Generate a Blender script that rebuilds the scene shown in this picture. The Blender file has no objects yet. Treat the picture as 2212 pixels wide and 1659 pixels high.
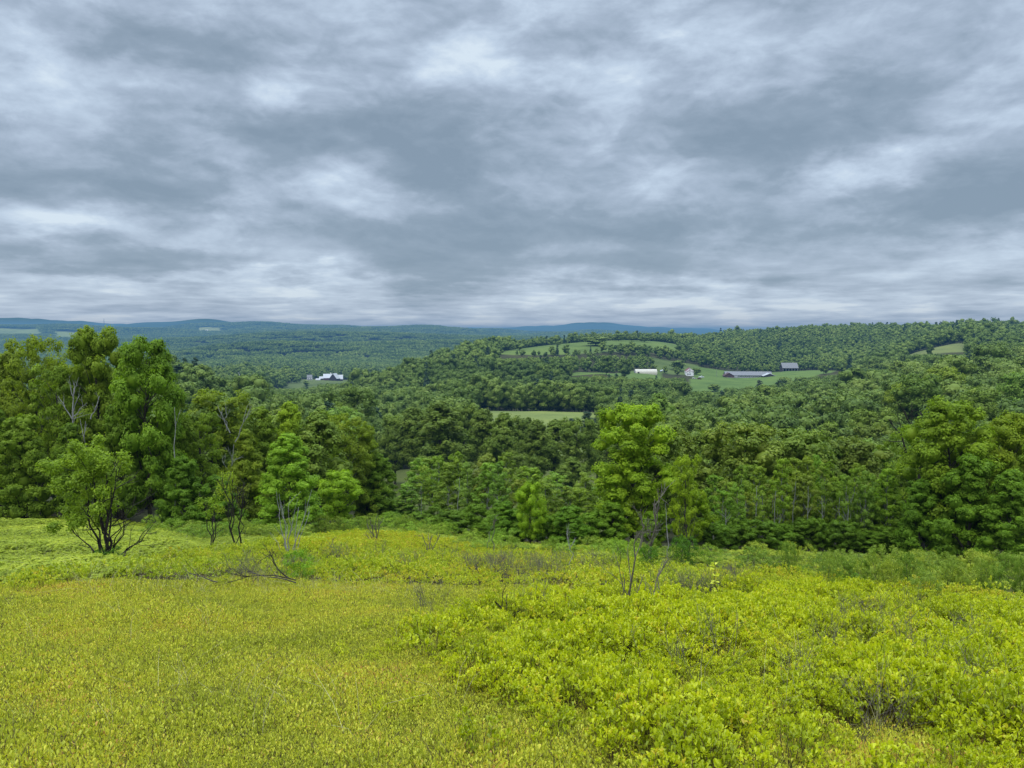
import bpy, math, random
import numpy as np
from mathutils import Vector

SC = bpy.context.scene
COL = SC.collection
RS = np.random.default_rng(7)
random.seed(7)
R_ = math.radians

# ---------------------------------------------------------------- camera model
EYE = 1.7
FPX = 768.0
TH = math.atan(54 / 768)
CT, ST = math.cos(TH), math.sin(TH)
OV = 1024 / 2212.0           # the survey of the photo was made at 2212 px wide


def ray(ox, oy):
    cx = (ox * OV - 512) / FPX
    cy = (384 - oy * OV) / FPX
    dy = CT + cy * ST
    return cx / dy, (ST - cy * CT) / dy      # u = X/Y, T = drop/Y


# ---------------------------------------------------------------- terrain
def gnear(X, Y):
    X = np.asarray(X, float); Y = np.asarray(Y, float)
    s = np.where(Y > 0, 0.235 * Y, 0.235 * Y - 0.004 * Y * Y * np.sign(-Y) * -1)
    s = np.where(Y > 0, 0.235 * Y, 0.235 * Y + 0.003 * Y * Y)
    z = -s - 0.04 * X - 0.0002 * X * np.abs(X)
    z = z + 0.10 * np.sin(0.55 * X + 0.3 * Y + 1.0) * np.cos(0.37 * Y - 0.2 * X) * np.clip(Y / 8, 0, 1)
    z = z + 0.04 * np.sin(1.7 * X + 1.1 * Y) * np.clip(Y / 8, 0, 1)
    return z


CP = [  # (overview x, overview y, distance, canopy height to subtract)
    (0, 735, 4000, 12), (0, 720, 5300, 0), (0, 708, 9000, 8), (0, 694, 20000, 0), (130, 698, 21000, 0), (250, 706, 12000, 0),
    (130, 735, 4000, 12), (250, 733, 4200, 12), (250, 716, 6500, 10), (250, 701, 9500, 0),
    (420, 788, 400, 13), (380, 782, 330, 13), (420, 692, 9500, 0), (420, 733, 4300, 12), (420, 717, 6200, 8), (330, 697, 9500, 0),
    (500, 862, 430, 13), (520, 828, 620, 13), (510, 812, 900, 12), (515, 806, 1200, 2), (520, 786, 1800, 12), (520, 765, 2600, 12),
    (520, 738, 3900, 12), (540, 715, 5200, 10), (540, 699, 9500, 0),
    (690, 885, 430, 14), (690, 850, 700, 13), (690, 829, 1080, 3), (690, 821, 1280, 0), (700, 797, 1520, 14), (700, 777, 2200, 12),
    (700, 750, 3000, 12), (700, 714, 4900, 10), (720, 703, 9500, 0),
    (600, 830, 1080, 6), (600, 806, 1500, 12),
    (850, 1040, 180, 0), (840, 915, 300, 15), (850, 852, 450, 15), (860, 800, 600, 15), (875, 786, 700, 15), (870, 830, 1100, 0),
    (880, 800, 1700, 12), (880, 770, 2500, 12), (880, 745, 3500, 12), (880, 714, 5000, 10), (880, 709, 12000, 0), (860, 707, 16000, 0),
    (1000, 1045, 180, 0), (1000, 912, 330, 0), (1000, 888, 400, 0), (1000, 842, 465, 14), (1000, 805, 560, 14), (1000, 770, 690, 15),
    (1000, 764, 760, 12), (1030, 762, 960, 0), (1000, 800, 1300, 0), (1000, 765, 2500, 12), (1000, 724, 4500, 10), (1010, 713, 6000, 0), (1000, 711, 14000, 0),
    (1170, 1045, 180, 0), (1170, 912, 330, 0), (1170, 887, 402, 0), (1170, 846, 470, 14), (1170, 800, 600, 14), (1150, 783, 760, 12),
    (1100, 768, 900, 0), (1180, 754, 990, 0), (1180, 746, 1080, 0), (1180, 775, 1500, 0), (1200, 745, 3000, 12), (1200, 722, 5500, 10), (1190, 711, 11000, 0), (1270, 704, 13000, 0),
    (1300, 1050, 175, 0), (1290, 915, 330, 0), (1290, 890, 400, 0), (1300, 845, 480, 14), (1300, 812, 610, 13), (1300, 807, 710, 0), (1300, 803, 770, 0),
    (1300, 787, 830, 12), (1300, 757, 950, 0), (1330, 739, 1090, 0), (1350, 735, 1150, 0), (1350, 760, 1600, 0), (1350, 722, 6000, 0), (1340, 707, 14000, 0),
    (1440, 930, 150, 12), (1440, 885, 250, 14), (1440, 860, 420, 14), (1440, 838, 560, 14), (1430, 820, 700, 11), (1395, 807, 800, 0),
    (1440, 796, 870, 0), (1440, 784, 940, 0), (1440, 743, 1130, 0), (1440, 733, 1300, 6), (1440, 760, 1900, 0), (1450, 710, 16000, 0),
    (1560, 935, 130, 12), (1560, 892, 200, 14), (1560, 872, 320, 14), (1560, 858, 480, 14), (1540, 840, 720, 0), (1560, 823, 800, 0), (1600, 817, 860, 0),
    (1600, 803, 930, 0), (1600, 801, 960, 0), (1580, 757, 1100, 16), (1560, 730, 1350, 16), (1560, 716, 1550, 16), (1560, 770, 2300, 0), (1560, 713, 20000, 0),
    (1700, 960, 130, 12), (1700, 893, 200, 14), (1700, 860, 300, 14), (1700, 843, 450, 14), (1700, 829, 640, 14), (1700, 817, 800, 0), (1700, 799, 930, 0),
    (1700, 778, 1000, 18), (1700, 742, 1200, 16), (1700, 708, 1500, 16), (1700, 750, 2500, 0), (1700, 716, 16000, 0),
    (1850, 990, 120, 11), (1850, 884, 180, 15), (1850, 848, 300, 14), (1850, 824, 450, 14), (1850, 806, 650, 14), (1810, 799, 820, 0),
    (1850, 777, 900, 16), (1850, 747, 1100, 16), (1850, 702, 1500, 16), (1850, 750, 2500, 0), (1850, 716, 16000, 0),
    (2000, 935, 120, 12), (2020, 852, 200, 14), (2020, 817, 330, 14), (2020, 788, 500, 14), (2020, 759, 690, 12), (2020, 755, 760, 0), (2020, 751, 820, 0),
    (2020, 727, 870, 18), (2020, 713, 1000, 16), (2020, 700, 1300, 16), (2020, 750, 2400, 0),
    (2212, 935, 110, 10), (2212, 835, 200, 14), (2212, 793, 350, 14), (2212, 766, 500, 14), (2212, 738, 700, 14), (2212, 711, 1000, 15), (2212, 698, 1300, 15),
    (2212, 750, 2500, 0), (2212, 716, 16000, 0),
]
_pts, _val = [], []
for ox, oy, D, h in CP:
    u, T = ray(ox, oy)
    _pts.append((u * 3.2, math.log(D))); _val.append(T + h / D)
for u in np.linspace(-0.78, 0.78, 9):
    for Y in (34.0, 46.0):
        _pts.append((u * 3.2, math.log(Y))); _val.append((EYE - float(gnear(u * Y, Y))) / Y)
for u, lst in ((-0.66, ((90, .235), (220, .20), (600, .125), (1500, .072))), (-0.4, ((100, .235), (220, .19), (700, .105), (1600, .07))),
               (-0.25, ((90, .24), (200, .19), (330, .125), (1000, .09)))):
    for D, T in lst:
        _pts.append((u * 3.2, math.log(D))); _val.append(T)
_pts = np.array(_pts); _val = np.array(_val)


def _phi(r2):
    return np.where(r2 > 1e-12, 0.5 * r2 * np.log(np.maximum(r2, 1e-12)), 0.0)


_n = len(_pts)
_A = np.zeros((_n + 3, _n + 3))
_d2 = ((_pts[:, None, :] - _pts[None, :, :]) ** 2).sum(-1)
_A[:_n, :_n] = _phi(_d2) + np.eye(_n) * 0.004
_A[:_n, _n] = 1; _A[:_n, _n + 1:] = _pts
_A[_n, :_n] = 1; _A[_n + 1:, :_n] = _pts.T
_W = np.linalg.solve(_A, np.concatenate([_val, np.zeros(3)]))


def gfar(X, Y):
    Yc = np.maximum(Y, 30.0)
    q = np.stack([np.clip(X / Yc, -0.8, 0.8) * 3.2, np.log(Yc)], -1)
    sh = q.shape[:-1]
    q = q.reshape(-1, 2)
    out = np.empty(len(q))
    for i in range(0, len(q), 20000):
        c = q[i:i + 20000]
        r2 = ((c[:, None, :] - _pts[None]) ** 2).sum(-1)
        out[i:i + 20000] = _phi(r2) @ _W[:_n] + _W[_n] + c @ _W[_n + 1:]
    return EYE - out.reshape(sh) * Yc


def sstep(a, b, x):
    t = np.clip((x - a) / (b - a), 0, 1)
    return t * t * (3 - 2 * t)


HILLS = [(ray(2020, 750)[0] * 860, 880, 3, 70, 70), (ray(1270, 700)[0] * 13000, 13200, 95, 1600, 1500), (ray(1450, 700)[0] * 15000, 15500, 70, 2200, 1500), (ray(40, 700)[0] * 20000, 20500, 170, 1800, 2500), (ray(420, 700)[0] * 9500, 9600, 55, 500, 900), (ray(900, 700)[0] * 16000, 16500, 60, 1500, 1500), (ray(455, 700)[0] * 7100, 7300, 75, 420, 600), (ray(30, 700)[0] * 5700, 5900, 60, 700, 600), (ray(160, 700)[0] * 5500, 5700, 55, 450, 500), (ray(700, 700)[0] * 3600, 3700, 62, 900, 260), (ray(560, 700)[0] * 2500, 2550, 40, 420, 170), (ray(900, 700)[0] * 2900, 2900, 38, 500, 180)]


def ground(X, Y):
    X = np.asarray(X, float); Y = np.asarray(Y, float)
    w = sstep(40, 62, Y)
    z = gnear(X, Y) * (1 - w) + w * gfar(X, Y)
    amp = sstep(1500, 5000, Y)
    und = (np.sin(X / 310 + Y / 900) * np.cos(Y / 420 - X / 1300) + .6 * np.sin(X / 140 - Y / 610 + 2) * np.cos(Y / 230 + X / 700))
    hills = 0
    for hx, hy, hh, sx, sy in HILLS:
        hills = hills + hh * np.exp(-((X - hx) / sx) ** 2 - ((Y - hy) / sy) ** 2)
    return z + amp * (und * np.clip(Y / 250, 0, 26) - .0038 * Y) + hills


def gz(x, y):
    return float(ground(np.array([x]), np.array([y]))[0])


def on_ground(ox, oy, h=0.0):
    """where the sight line through a survey point meets the field (or a layer h above it)"""
    u, T = ray(ox, oy)
    Y = np.geomspace(2.5, 400, 900)
    f = EYE - T * Y - (ground(u * Y, Y) + h)
    k = np.argmax(f < 0)
    if f[k] >= 0:
        k = len(Y) - 1
    a, b = Y[max(k - 1, 0)], Y[k]
    for _ in range(24):
        m = .5 * (a + b)
        if EYE - T * m - (gz(u * m, m) + h) > 0: a = m
        else: b = m
    return u * a, a


def at_dist(ox, D):
    u, _ = ray(ox, 760)
    return u * D, D


def in_poly(X, Y, poly):
    X = np.asarray(X); Y = np.asarray(Y)
    c = np.zeros(X.shape, bool)
    n = len(poly)
    for i in range(n):
        x1, y1 = poly[i]; x2, y2 = poly[(i + 1) % n]
        c ^= ((y1 > Y) != (y2 > Y)) & (X < (x2 - x1) * (Y - y1) / (y2 - y1 + 1e-12) + x1)
    return c


def px_of(X, Y):
    """survey position of points on the ground (used to shape the plant patches)"""
    Z = ground(X, Y) - EYE
    f = Y * CT - Z * ST
    upc = Y * ST + Z * CT
    return (512 + FPX * X / f) / OV, (384 - FPX * upc / f) / OV


PD = lambda lst: [at_dist(a, b) for a, b in lst]
F_HAY = PD([(1035, 392), (1100, 402), (1170, 405), (1285, 396), (1310, 330), (1275, 235), (1030, 235), (1000, 330)])
F_HILL = PD([(1072, 905), (1180, 925), (1290, 940), (1420, 1010), (1500, 1100), (1480, 1200), (1350, 1250), (1200, 1180), (1100, 1010)])
F_THIN = PD([(1228, 715), (1370, 715), (1425, 770), (1425, 815), (1330, 800), (1240, 775)])
F_SCRUB = PD([(1415, 825), (1500, 830), (1515, 960), (1400, 960)])
F_FARM = PD([(1478, 690), (1540, 650), (1610, 700), (1690, 770), (1800, 800), (1815, 860), (1760, 935), (1500, 938), (1500, 850)])
F_SLOT = PD([(1950, 735), (2090, 735), (2088, 880), (1958, 875)])
F_CLEAR = PD([(600, 1010), (690, 1000), (780, 1150), (770, 1335), (640, 1335)])
F_FAR1 = PD([(-60, 4700), (100, 5000), (95, 5700), (-60, 5700)])
F_FAR2 = PD([(105, 4700), (230, 4700), (200, 5300), (110, 5400)])
F_FAR3 = PD([(428, 6100), (490, 6100), (480, 7000), (420, 7000)])
F_YARD = PD([(1668, 740), (1762, 740), (1756, 955), (1672, 955)])
F_SHED = PD([(1362, 700), (1430, 700), (1428, 825), (1362, 825)])
FIELDS = [F_YARD, F_SHED, F_HAY, F_HILL, F_THIN, F_SCRUB, F_FARM, F_SLOT, F_CLEAR, F_FAR1, F_FAR2, F_FAR3]
FIELD_COL = [(.085, .13, .032), (.09, .135, .032), (.14, .17, .05), (.095, .135, .033), (.09, .135, .032), (.085, .115, .032), (.085, .13, .032), (.12, .14, .045), (.085, .11, .035), (.14, .18, .06), (.14, .18, .06), (.18, .21, .08)]

# edge of the open field (survey points on its far side)
EDGE_PX = [(-300, 1126), (0, 1130), (200, 1138), (400, 1144), (560, 1150), (700, 1148), (830, 1136), (950, 1146), (1000, 1168), (1100, 1182), (1250, 1192), (1330, 1188), (1500, 1200),
           (1750, 1202), (1900, 1208), (2050, 1218), (2212, 1228), (2500, 1236)]
EDGE = np.array([on_ground(a, b) for a, b in EDGE_PX])
_eu = EDGE[:, 0] / EDGE[:, 1]


def edge_dist(u):
    return np.interp(u, _eu, EDGE[:, 1])


# ---------------------------------------------------------------- object helpers
def tag(o, label=None, cat=None, group=None, kind=None):
    if label: o['label'] = label
    if cat: o['category'] = cat
    if group: o['group'] = group
    if kind: o['kind'] = kind
    return o


def mesh(name, V, F, mats=(), attrs=None, smooth=False, midx=None, cols=None):
    V = np.asarray(V, np.float32).reshape(-1, 3)
    me = bpy.data.meshes.new(name)
    if isinstance(F, np.ndarray):
        n, k = F.shape
        me.vertices.add(len(V)); me.vertices.foreach_set('co', V.ravel())
        me.loops.add(n * k); me.loops.foreach_set('vertex_index', F.astype(np.int32).ravel())
        me.polygons.add(n)
        me.polygons.foreach_set('loop_start', np.arange(0, n * k, k, dtype=np.int32))
        me.update(calc_edges=True)
    else:
        me.from_pydata([tuple(map(float, v)) for v in V], [], [tuple(int(i) for i in f) for f in F])
        me.update()
    for m in mats: me.materials.append(m)
    if midx is not None: me.polygons.foreach_set('material_index', np.asarray(midx, np.int32))
    for k, a in (attrs or {}).items():
        at = me.attributes.new(k, 'FLOAT', 'POINT'); at.data.foreach_set('value', np.asarray(a, np.float32))
    for k, a in (cols or {}).items():
        at = me.attributes.new(k, 'FLOAT_COLOR', 'POINT')
        c = np.ones((len(V), 4), np.float32); c[:, :3] = a
        at.data.foreach_set('color', c.ravel())
    if smooth: me.polygons.foreach_set('use_smooth', np.ones(len(me.polygons), bool))
    return me


def obj(name, me, parent=None, loc=(0, 0, 0), rz=0.0, scale=(1, 1, 1)):
    o = bpy.data.objects.new(name, me)
    COL.objects.link(o)
    o.location = loc; o.rotation_euler = (0, 0, rz); o.scale = scale
    if parent is not None: o.parent = parent
    return o


def empty(name, loc, rz=0.0, scale=(1, 1, 1), label=None, cat=None, group=None):
    o = obj(name, None, None, loc, rz, scale)
    o.empty_display_size = 0.2
    return tag(o, label, cat, group)


def cat_arrays(parts):
    """join [(V,F,attr)] with quads"""
    Vs, Fs, As, off = [], [], [], 0
    for V, F, a in parts:
        Vs.append(V); Fs.append(F + off); As.append(a); off += len(V)
    return np.concatenate(Vs), np.concatenate(Fs), np.concatenate(As)


# ---------------------------------------------------------------- materials
def new_mat(name):
    m = bpy.data.materials.new(name); m.use_nodes = True
    nt = m.node_tree; nt.nodes.clear()
    out = nt.nodes.new('ShaderNodeOutputMaterial')
    return m, nt, out


def N(nt, typ, **kw):
    n = nt.nodes.new(typ)
    for k, v in kw.items():
        if k.startswith('i_'):
            key = k[2:]
            n.inputs[int(key) if key.isdigit() else key.replace('_', ' ')].default_value = v
        else: setattr(n, k, v)
    return n


def ramp(nt, stops, interp='LINEAR'):
    r = nt.nodes.new('ShaderNodeValToRGB'); cr = r.color_ramp; cr.interpolation = interp
    while len(cr.elements) < len(stops): cr.elements.new(0.5)
    for e, (p, c) in zip(cr.elements, stops):
        e.position = p; e.color = (*c, 1)
    return r


def leaf_mat(name, stops, transl=.35, tint='object', gloss=.12, rough=.5, patch=0.0):
    """leaf shader: colour from a per-leaf 'shade' attribute, varied per plant"""
    m, nt, out = new_mat(name); L = nt.links.new
    a = N(nt, 'ShaderNodeAttribute', attribute_name='shade')
    oi = N(nt, 'ShaderNodeObjectInfo')
    fac = a.outputs['Fac']
    if tint == 'random':
        add = N(nt, 'ShaderNodeMath', operation='MULTIPLY_ADD', i_1=.5, i_2=-.25); L(oi.outputs['Random'], add.inputs[0])
        s = N(nt, 'ShaderNodeMath', operation='ADD'); L(fac, s.inputs[0]); L(add.outputs[0], s.inputs[1]); fac = s.outputs[0]
    if patch:
        nz = N(nt, 'ShaderNodeTexNoise', i_Scale=patch, i_Detail=2.0); L(oi.outputs['Location'], nz.inputs['Vector'])
        ad = N(nt, 'ShaderNodeMath', operation='MULTIPLY_ADD', i_1=1.2, i_2=-.6); L(nz.outputs['Fac'], ad.inputs[0])
        s = N(nt, 'ShaderNodeMath', operation='ADD'); L(fac, s.inputs[0]); L(ad.outputs[0], s.inputs[1]); fac = s.outputs[0]
    r = ramp(nt, stops); L(fac, r.inputs[0])
    colr = r.outputs[0]
    if tint == 'object':
        mx = N(nt, 'ShaderNodeMix', data_type='RGBA', blend_type='MULTIPLY'); mx.inputs[0].default_value = 1.0
        L(colr, mx.inputs[6]); L(oi.outputs['Color'], mx.inputs[7]); colr = mx.outputs[2]
    p = N(nt, 'ShaderNodeBsdfPrincipled', i_Roughness=rough)
    p.inputs['Specular IOR Level'].default_value = gloss
    L(colr, p.inputs['Base Color'])
    t = N(nt, 'ShaderNodeBsdfTranslucent'); 
    hs = N(nt, 'ShaderNodeMix', data_type='RGBA', blend_type='MULTIPLY'); hs.inputs[0].default_value = 1.0
    hs.inputs[7].default_value = (1.25, 1.3, .5, 1); L(colr, hs.inputs[6]); L(hs.outputs[2], t.inputs['Color'])
    mix = N(nt, 'ShaderNodeMixShader'); mix.inputs[0].default_value = transl
    L(p.outputs[0], mix.inputs[1]); L(t.outputs[0], mix.inputs[2]); L(mix.outputs[0], out.inputs[0])
    return m


def noise_mat(name, c1, c2, scale=6.0, rough=.8, detail=6.0, bump=0.0, stretch=None, metal=0.0):
    m, nt, out = new_mat(name); L = nt.links.new
    tc = N(nt, 'ShaderNodeTexCoord')
    mp = N(nt, 'ShaderNodeMapping'); mp.inputs['Scale'].default_value = stretch or (1, 1, 1); L(tc.outputs['Object'], mp.inputs[0])
    nz = N(nt, 'ShaderNodeTexNoise', i_Scale=scale, i_Detail=detail); L(mp.outputs[0], nz.inputs['Vector'])
    r = ramp(nt, [(.3, c1), (.7, c2)]); L(nz.outputs['Fac'], r.inputs[0])
    p = N(nt, 'ShaderNodeBsdfPrincipled', i_Roughness=rough, i_Metallic=metal); p.inputs['Specular IOR Level'].default_value = .25
    L(r.outputs[0], p.inputs['Base Color'])
    if bump:
        b = N(nt, 'ShaderNodeBump', i_Strength=bump); L(nz.outputs['Fac'], b.inputs['Height']); L(b.outputs[0], p.inputs['Normal'])
    L(p.outputs[0], out.inputs[0])
    return m


G3 = lambda a, b, c: [(0.0, a), (.5, b), (1.0, c)]
M_LEAF = leaf_mat('broadleaf_foliage', G3((.125, .185, .018), (.195, .275, .022), (.285, .370, .032)), transl=.45)
M_LEAF_MID = leaf_mat('woodland_foliage', G3((.100, .155, .020), (.160, .226, .028), (.235, .300, .044)), transl=.36)
M_LEAF_FAR = leaf_mat('distant_foliage', G3((.064, .106, .018), (.122, .180, .026), (.200, .258, .044)), transl=.22, tint='random', patch=.009)
M_BUSH = leaf_mat('bright_bush_leaves', [(0, (.22, .27, .007)), (.45, (.42, .465, .009)), (.85, (.57, .59, .014)), (1.0, (.54, .44, .03))], transl=.38, tint='random', gloss=.3, rough=.4)
M_MOWN = leaf_mat('low_carpet_leaves', [(0, (.31, .34, .04)), (.35, (.50, .51, .055)), (.62, (.62, .61, .06)), (.90, (.64, .52, .07)), (1, (.52, .30, .08))], transl=.34, tint='random', gloss=.2, patch=.5)
M_STRIP = leaf_mat('golden_bush_leaves', [(0, (.22, .28, .016)), (.4, (.35, .41, .020)), (.75, (.46, .47, .024)), (1, (.48, .38, .03))], transl=.34, tint='random', gloss=.15, patch=.12)
M_FERN = leaf_mat('fern_fronds', G3((.16, .20, .018), (.30, .36, .030), (.45, .48, .045)), transl=.35, tint='random', patch=.2)
M_SHRUB = leaf_mat('shrub_leaves', G3((.14, .21, .022), (.27, .36, .038), (.43, .49, .07)), transl=.35)
M_NEEDLE = leaf_mat('needle_foliage', G3((.022, .045, .022), (.04, .075, .034), (.065, .105, .045)), transl=.1)
M_BARK = noise_mat('grey_brown_bark', (.035, .028, .022), (.10, .085, .07), 9, stretch=(1, 1, .25), bump=.3)
M_BARK_DK = noise_mat('dark_bark', (.012, .010, .009), (.045, .035, .03), 12, stretch=(1, 1, .25), bump=.3)
M_BARK_PALE = noise_mat('pale_bark', (.13, .135, .11), (.27, .27, .23), 7, stretch=(1, 1, .4))
M_BARK_WHITE = noise_mat('bleached_bark', (.17, .165, .155), (.33, .32, .30), 7, stretch=(1, 1, .3))
M_TWIG = noise_mat('grey_twig', (.075, .065, .05), (.17, .145, .115), 14)
M_STEM = noise_mat('brown_stem', (.06, .04, .02), (.16, .11, .05), 20)
M_STRAW = noise_mat('dry_grass', (.38, .33, .16), (.58, .52, .30), 5)

# ---------------------------------------------------------------- leaf and branch geometry (numpy)
def nrm(a):
    return a / np.maximum(np.linalg.norm(a, axis=-1, keepdims=True), 1e-9)


def rdir(rng, n):
    return nrm(rng.normal(size=(n, 3)))


def leaves4(P, Dv, Nv, ln, wd, shade):
    """diamond leaves: one quad each"""
    n = len(P)
    Dv = nrm(Dv); S = nrm(np.cross(Dv, Nv)); Nn = np.cross(S, Dv)
    ln = np.broadcast_to(ln, (n,))[:, None]; wd = np.broadcast_to(wd, (n,))[:, None]
    mid = P + Dv * ln * .5 + Nn * ln * .06
    V = np.stack([P, mid + S * wd * .5, P + Dv * ln, mid - S * wd * .5], 1).reshape(-1, 3)
    F = np.arange(n * 4).reshape(n, 4)
    return V, F, np.repeat(shade, 4)


def leaves6(P, Dv, Nv, ln, wd, shade, fold=.18):
    """obovate leaves: two quads folded along the midrib"""
    n = len(P)
    Dv = nrm(Dv); S = nrm(np.cross(Dv, Nv)); Nn = np.cross(S, Dv)
    ln = np.broadcast_to(ln, (n,))[:, None]; wd = np.broadcast_to(wd, (n,))[:, None]
    up = Nn * wd * fold
    V = np.stack([P, P + Dv * ln * .40 + S * wd * .36 + up, P + Dv * ln * .78 + S * wd * .46 + up, P + Dv * ln - Nn * ln * .05,
                  P + Dv * ln * .78 - S * wd * .46 + up, P + Dv * ln * .40 - S * wd * .36 + up], 1).reshape(-1, 3)
    b = (np.arange(n) * 6)[:, None]
    F = np.concatenate([b + np.array([[0, 1, 2, 3]]), b + np.array([[0, 3, 4, 5]])], 0)
    return V, F, np.repeat(shade, 6)


def tube(pts, r0, r1, sides=5):
    pts = np.asarray(pts, float); n = len(pts)
    t = nrm(np.gradient(pts, axis=0))
    ref = np.tile(np.array([[.31, .95, .05]]), (n, 1))
    a = nrm(np.cross(t, ref)); b = np.cross(t, a)
    rad = np.linspace(r0, r1, n)[:, None, None] if np.isscalar(r0) else np.asarray(r0)[:, None, None]
    ang = np.linspace(0, 2 * math.pi, sides, endpoint=False)
    ring = a[:, None, :] * np.cos(ang)[None, :, None] + b[:, None, :] * np.sin(ang)[None, :, None]
    V = (pts[:, None, :] + ring * rad).reshape(-1, 3)
    F = []
    for i in range(n - 1):
        for j in range(sides):
            k = (j + 1) % sides
            F.append((i * sides + j, i * sides + k, (i + 1) * sides + k, (i + 1) * sides + j))
    return V, np.array(F), np.zeros(len(V))


def bend(rng, a, b, n=5, wob=.06, sag=0.0):
    a = np.asarray(a, float); b = np.asarray(b, float)
    t = np.linspace(0, 1, n)[:, None]
    L = np.linalg.norm(b - a)
    off = rng.normal(size=(n, 3)) * wob * L * np.sin(t * math.pi)
    p = a + (b - a) * t + off
    p[:, 2] += sag * L * np.sin(t[:, 0] * math.pi)
    return p


def balls(C, r, sh, nu=7, nv=5):
    u, v = np.meshgrid(np.linspace(0, 2 * math.pi, nu, endpoint=False), np.linspace(.25, math.pi - .25, nv))
    b = np.stack([np.cos(u) * np.sin(v), np.sin(u) * np.sin(v), np.cos(v)], -1).reshape(-1, 3)
    F = np.array([(a * nu + k, a * nu + (k + 1) % nu, (a + 1) * nu + (k + 1) % nu, (a + 1) * nu + k) for a in range(nv - 1) for k in range(nu)])
    V = (C[:, None, :] + b[None] * r[:, None, None]).reshape(-1, 3)
    F = (F[None] + (np.arange(len(C)) * len(b))[:, None, None]).reshape(-1, 4)
    return V, F, np.full(len(V), sh)


def crown(rng, H, cb, R, prof, nl, nc, nf, size, lobe=.36, flat=.7, up=.5, open_=0.0, core=True, lean=(0, 0), asp=.62, irr=.18, solid=.6):
    """a crown of lobes > clumps > leaves; returns leaf arrays and the lobe centres"""
    t = (np.arange(nl) + .5) / nl
    t = np.clip(t + rng.normal(size=nl) * .5 / nl, .02, .985)
    az = np.arange(nl) * 2.39996 + rng.uniform(0, 6.28) + rng.normal(size=nl) * .35
    pr = np.array([prof(x) for x in t])
    rr = R * pr * rng.uniform(.48, .76, nl) * (1 + irr * np.sin(2 * az + rng.uniform(0, 6)) + irr * .6 * rng.normal(size=nl))
    if core:
        ax = rng.random(nl) < .18
        rr = np.where(ax, rr * .25, rr)
    C = np.stack([rr * np.cos(az), rr * np.sin(az), cb + (H - cb) * t], 1)
    C[:, 0] += lean[0] * t; C[:, 1] += lean[1] * t
    lr = R * lobe * rng.uniform(.75, 1.25, nl) * (.55 + .45 * pr)
    C[:, 2] = np.minimum(C[:, 2], H - lr * .55)
    # clumps on the lobes
    li = np.repeat(np.arange(nl), nc)
    if open_: li = li[rng.random(len(li)) > open_]
    d = rdir(rng, len(li)); d[:, 2] = np.abs(d[:, 2]) * .9 - .25 + .15 * rng.random(len(li))
    outw = nrm(np.concatenate([C[li, :2] - np.array(lean) * 0, np.zeros((len(li), 1))], 1))
    d = nrm(d + .45 * outw)
    cl = C[li] + d * (lr[li] * rng.uniform(.66, 1.0, len(li)))[:, None]
    cr = lr[li] * rng.uniform(.30, .46, len(li))
    csh = rng.normal(.5, .14, len(li)) + (rng.normal(0, .12, nl))[li]
    ki = np.repeat(np.arange(len(li)), nf)
    e = rdir(rng, len(ki))
    e2 = e.copy(); e2[:, 2] = e2[:, 2] * flat + .12
    far_ = np.where(rng.random(len(ki)) < .09, rng.uniform(1.1, 1.9, len(ki)), 1.0)
    P = cl[ki] + e2 * (cr[ki] * far_ * rng.random(len(ki)) ** .38)[:, None]
    P[:, 2] = np.maximum(P[:, 2], .1)
    Nv = nrm(e * .75 + np.array([0, 0, up]) + d[ki] * .75 + rng.normal(size=(len(ki), 3)) * .22)
    Dv = np.cross(Nv, rdir(rng, len(ki))); Dv[:, 2] -= .25
    ln = size * rng.uniform(.7, 1.3, len(ki))
    sh = np.clip(csh[ki] + rng.normal(0, .13, len(ki)) + .10 * e[:, 2], 0, 1)
    lf = leaves4(P, Dv, Nv, ln, ln * asp, sh)
    if solid and not open_:
        lf = cat_arrays([lf, balls(C, lr * solid, .62)])
    return lf, C, cl


def skeleton(rng, H, C, r0, cb, top=.86, lean=(0, 0), twigs=None, every=1, sides=6):
    tr = bend(rng, (0, 0, -.3), (lean[0] * top, lean[1] * top, H * top), 7, .012)
    parts = [tube(tr, np.linspace(r0, r0 * .22, 7), None, sides)]
    zt = tr[:, 2]
    for i, c in enumerate(C):
        if i % every: continue
        rad = math.hypot(c[0], c[1])
        hz = max(cb * .6, c[2] - rad * rng.uniform(.7, 1.2) - .06 * H)
        hz = min(hz, H * top * .97)
        s = np.array([np.interp(hz, zt, tr[:, k]) for k in range(3)])
        rr = np.interp(hz, zt, np.linspace(r0, r0 * .22, 7)) * .5
        parts.append(tube(bend(rng, s, c, 5, .05, .05), rr, rr * .3, 4))
        if twigs is not None:
            near = np.argsort(((twigs - c) ** 2).sum(1))[:5]
            for k in near:
                parts.append(tube(bend(rng, c, twigs[k], 3, .05), rr * .3, rr * .1, 3))
    return cat_arrays(parts)


P_ROUND = lambda t: math.sin(math.pi * (0.12 + 0.80 * t)) ** .75
P_TALL = lambda t: (.55 + .45 * math.sin(math.pi * min(1, t * 1.25))) * (1 - max(0, (t - .55) / .45) ** 2 * .72)
P_SKIRT = lambda t: (.9 + .1 * math.sin(6 * t)) * (1 - t ** 2.2 * .72)
P_CONE = lambda t: (1 - t) ** .72 * .97 + .07
P_DOME = lambda t: math.sin(math.pi * (.16 + .74 * t)) ** .55
P_HEAD = lambda t: (.62 + .38 * min(1, t * 2.2)) * (1 - max(0, (t - .62) / .38) ** 2.2 * .55)
P_EGG = lambda t: (1 - t) ** .62 * (.72 + .28 * min(1, t * 5)) + .05
P_OVAL = lambda t: math.sin(math.pi * (.08 + .86 * t)) ** .6
P_UMB = lambda t: .35 + .65 * math.sin(math.pi * (.1 + .62 * t))


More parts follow.
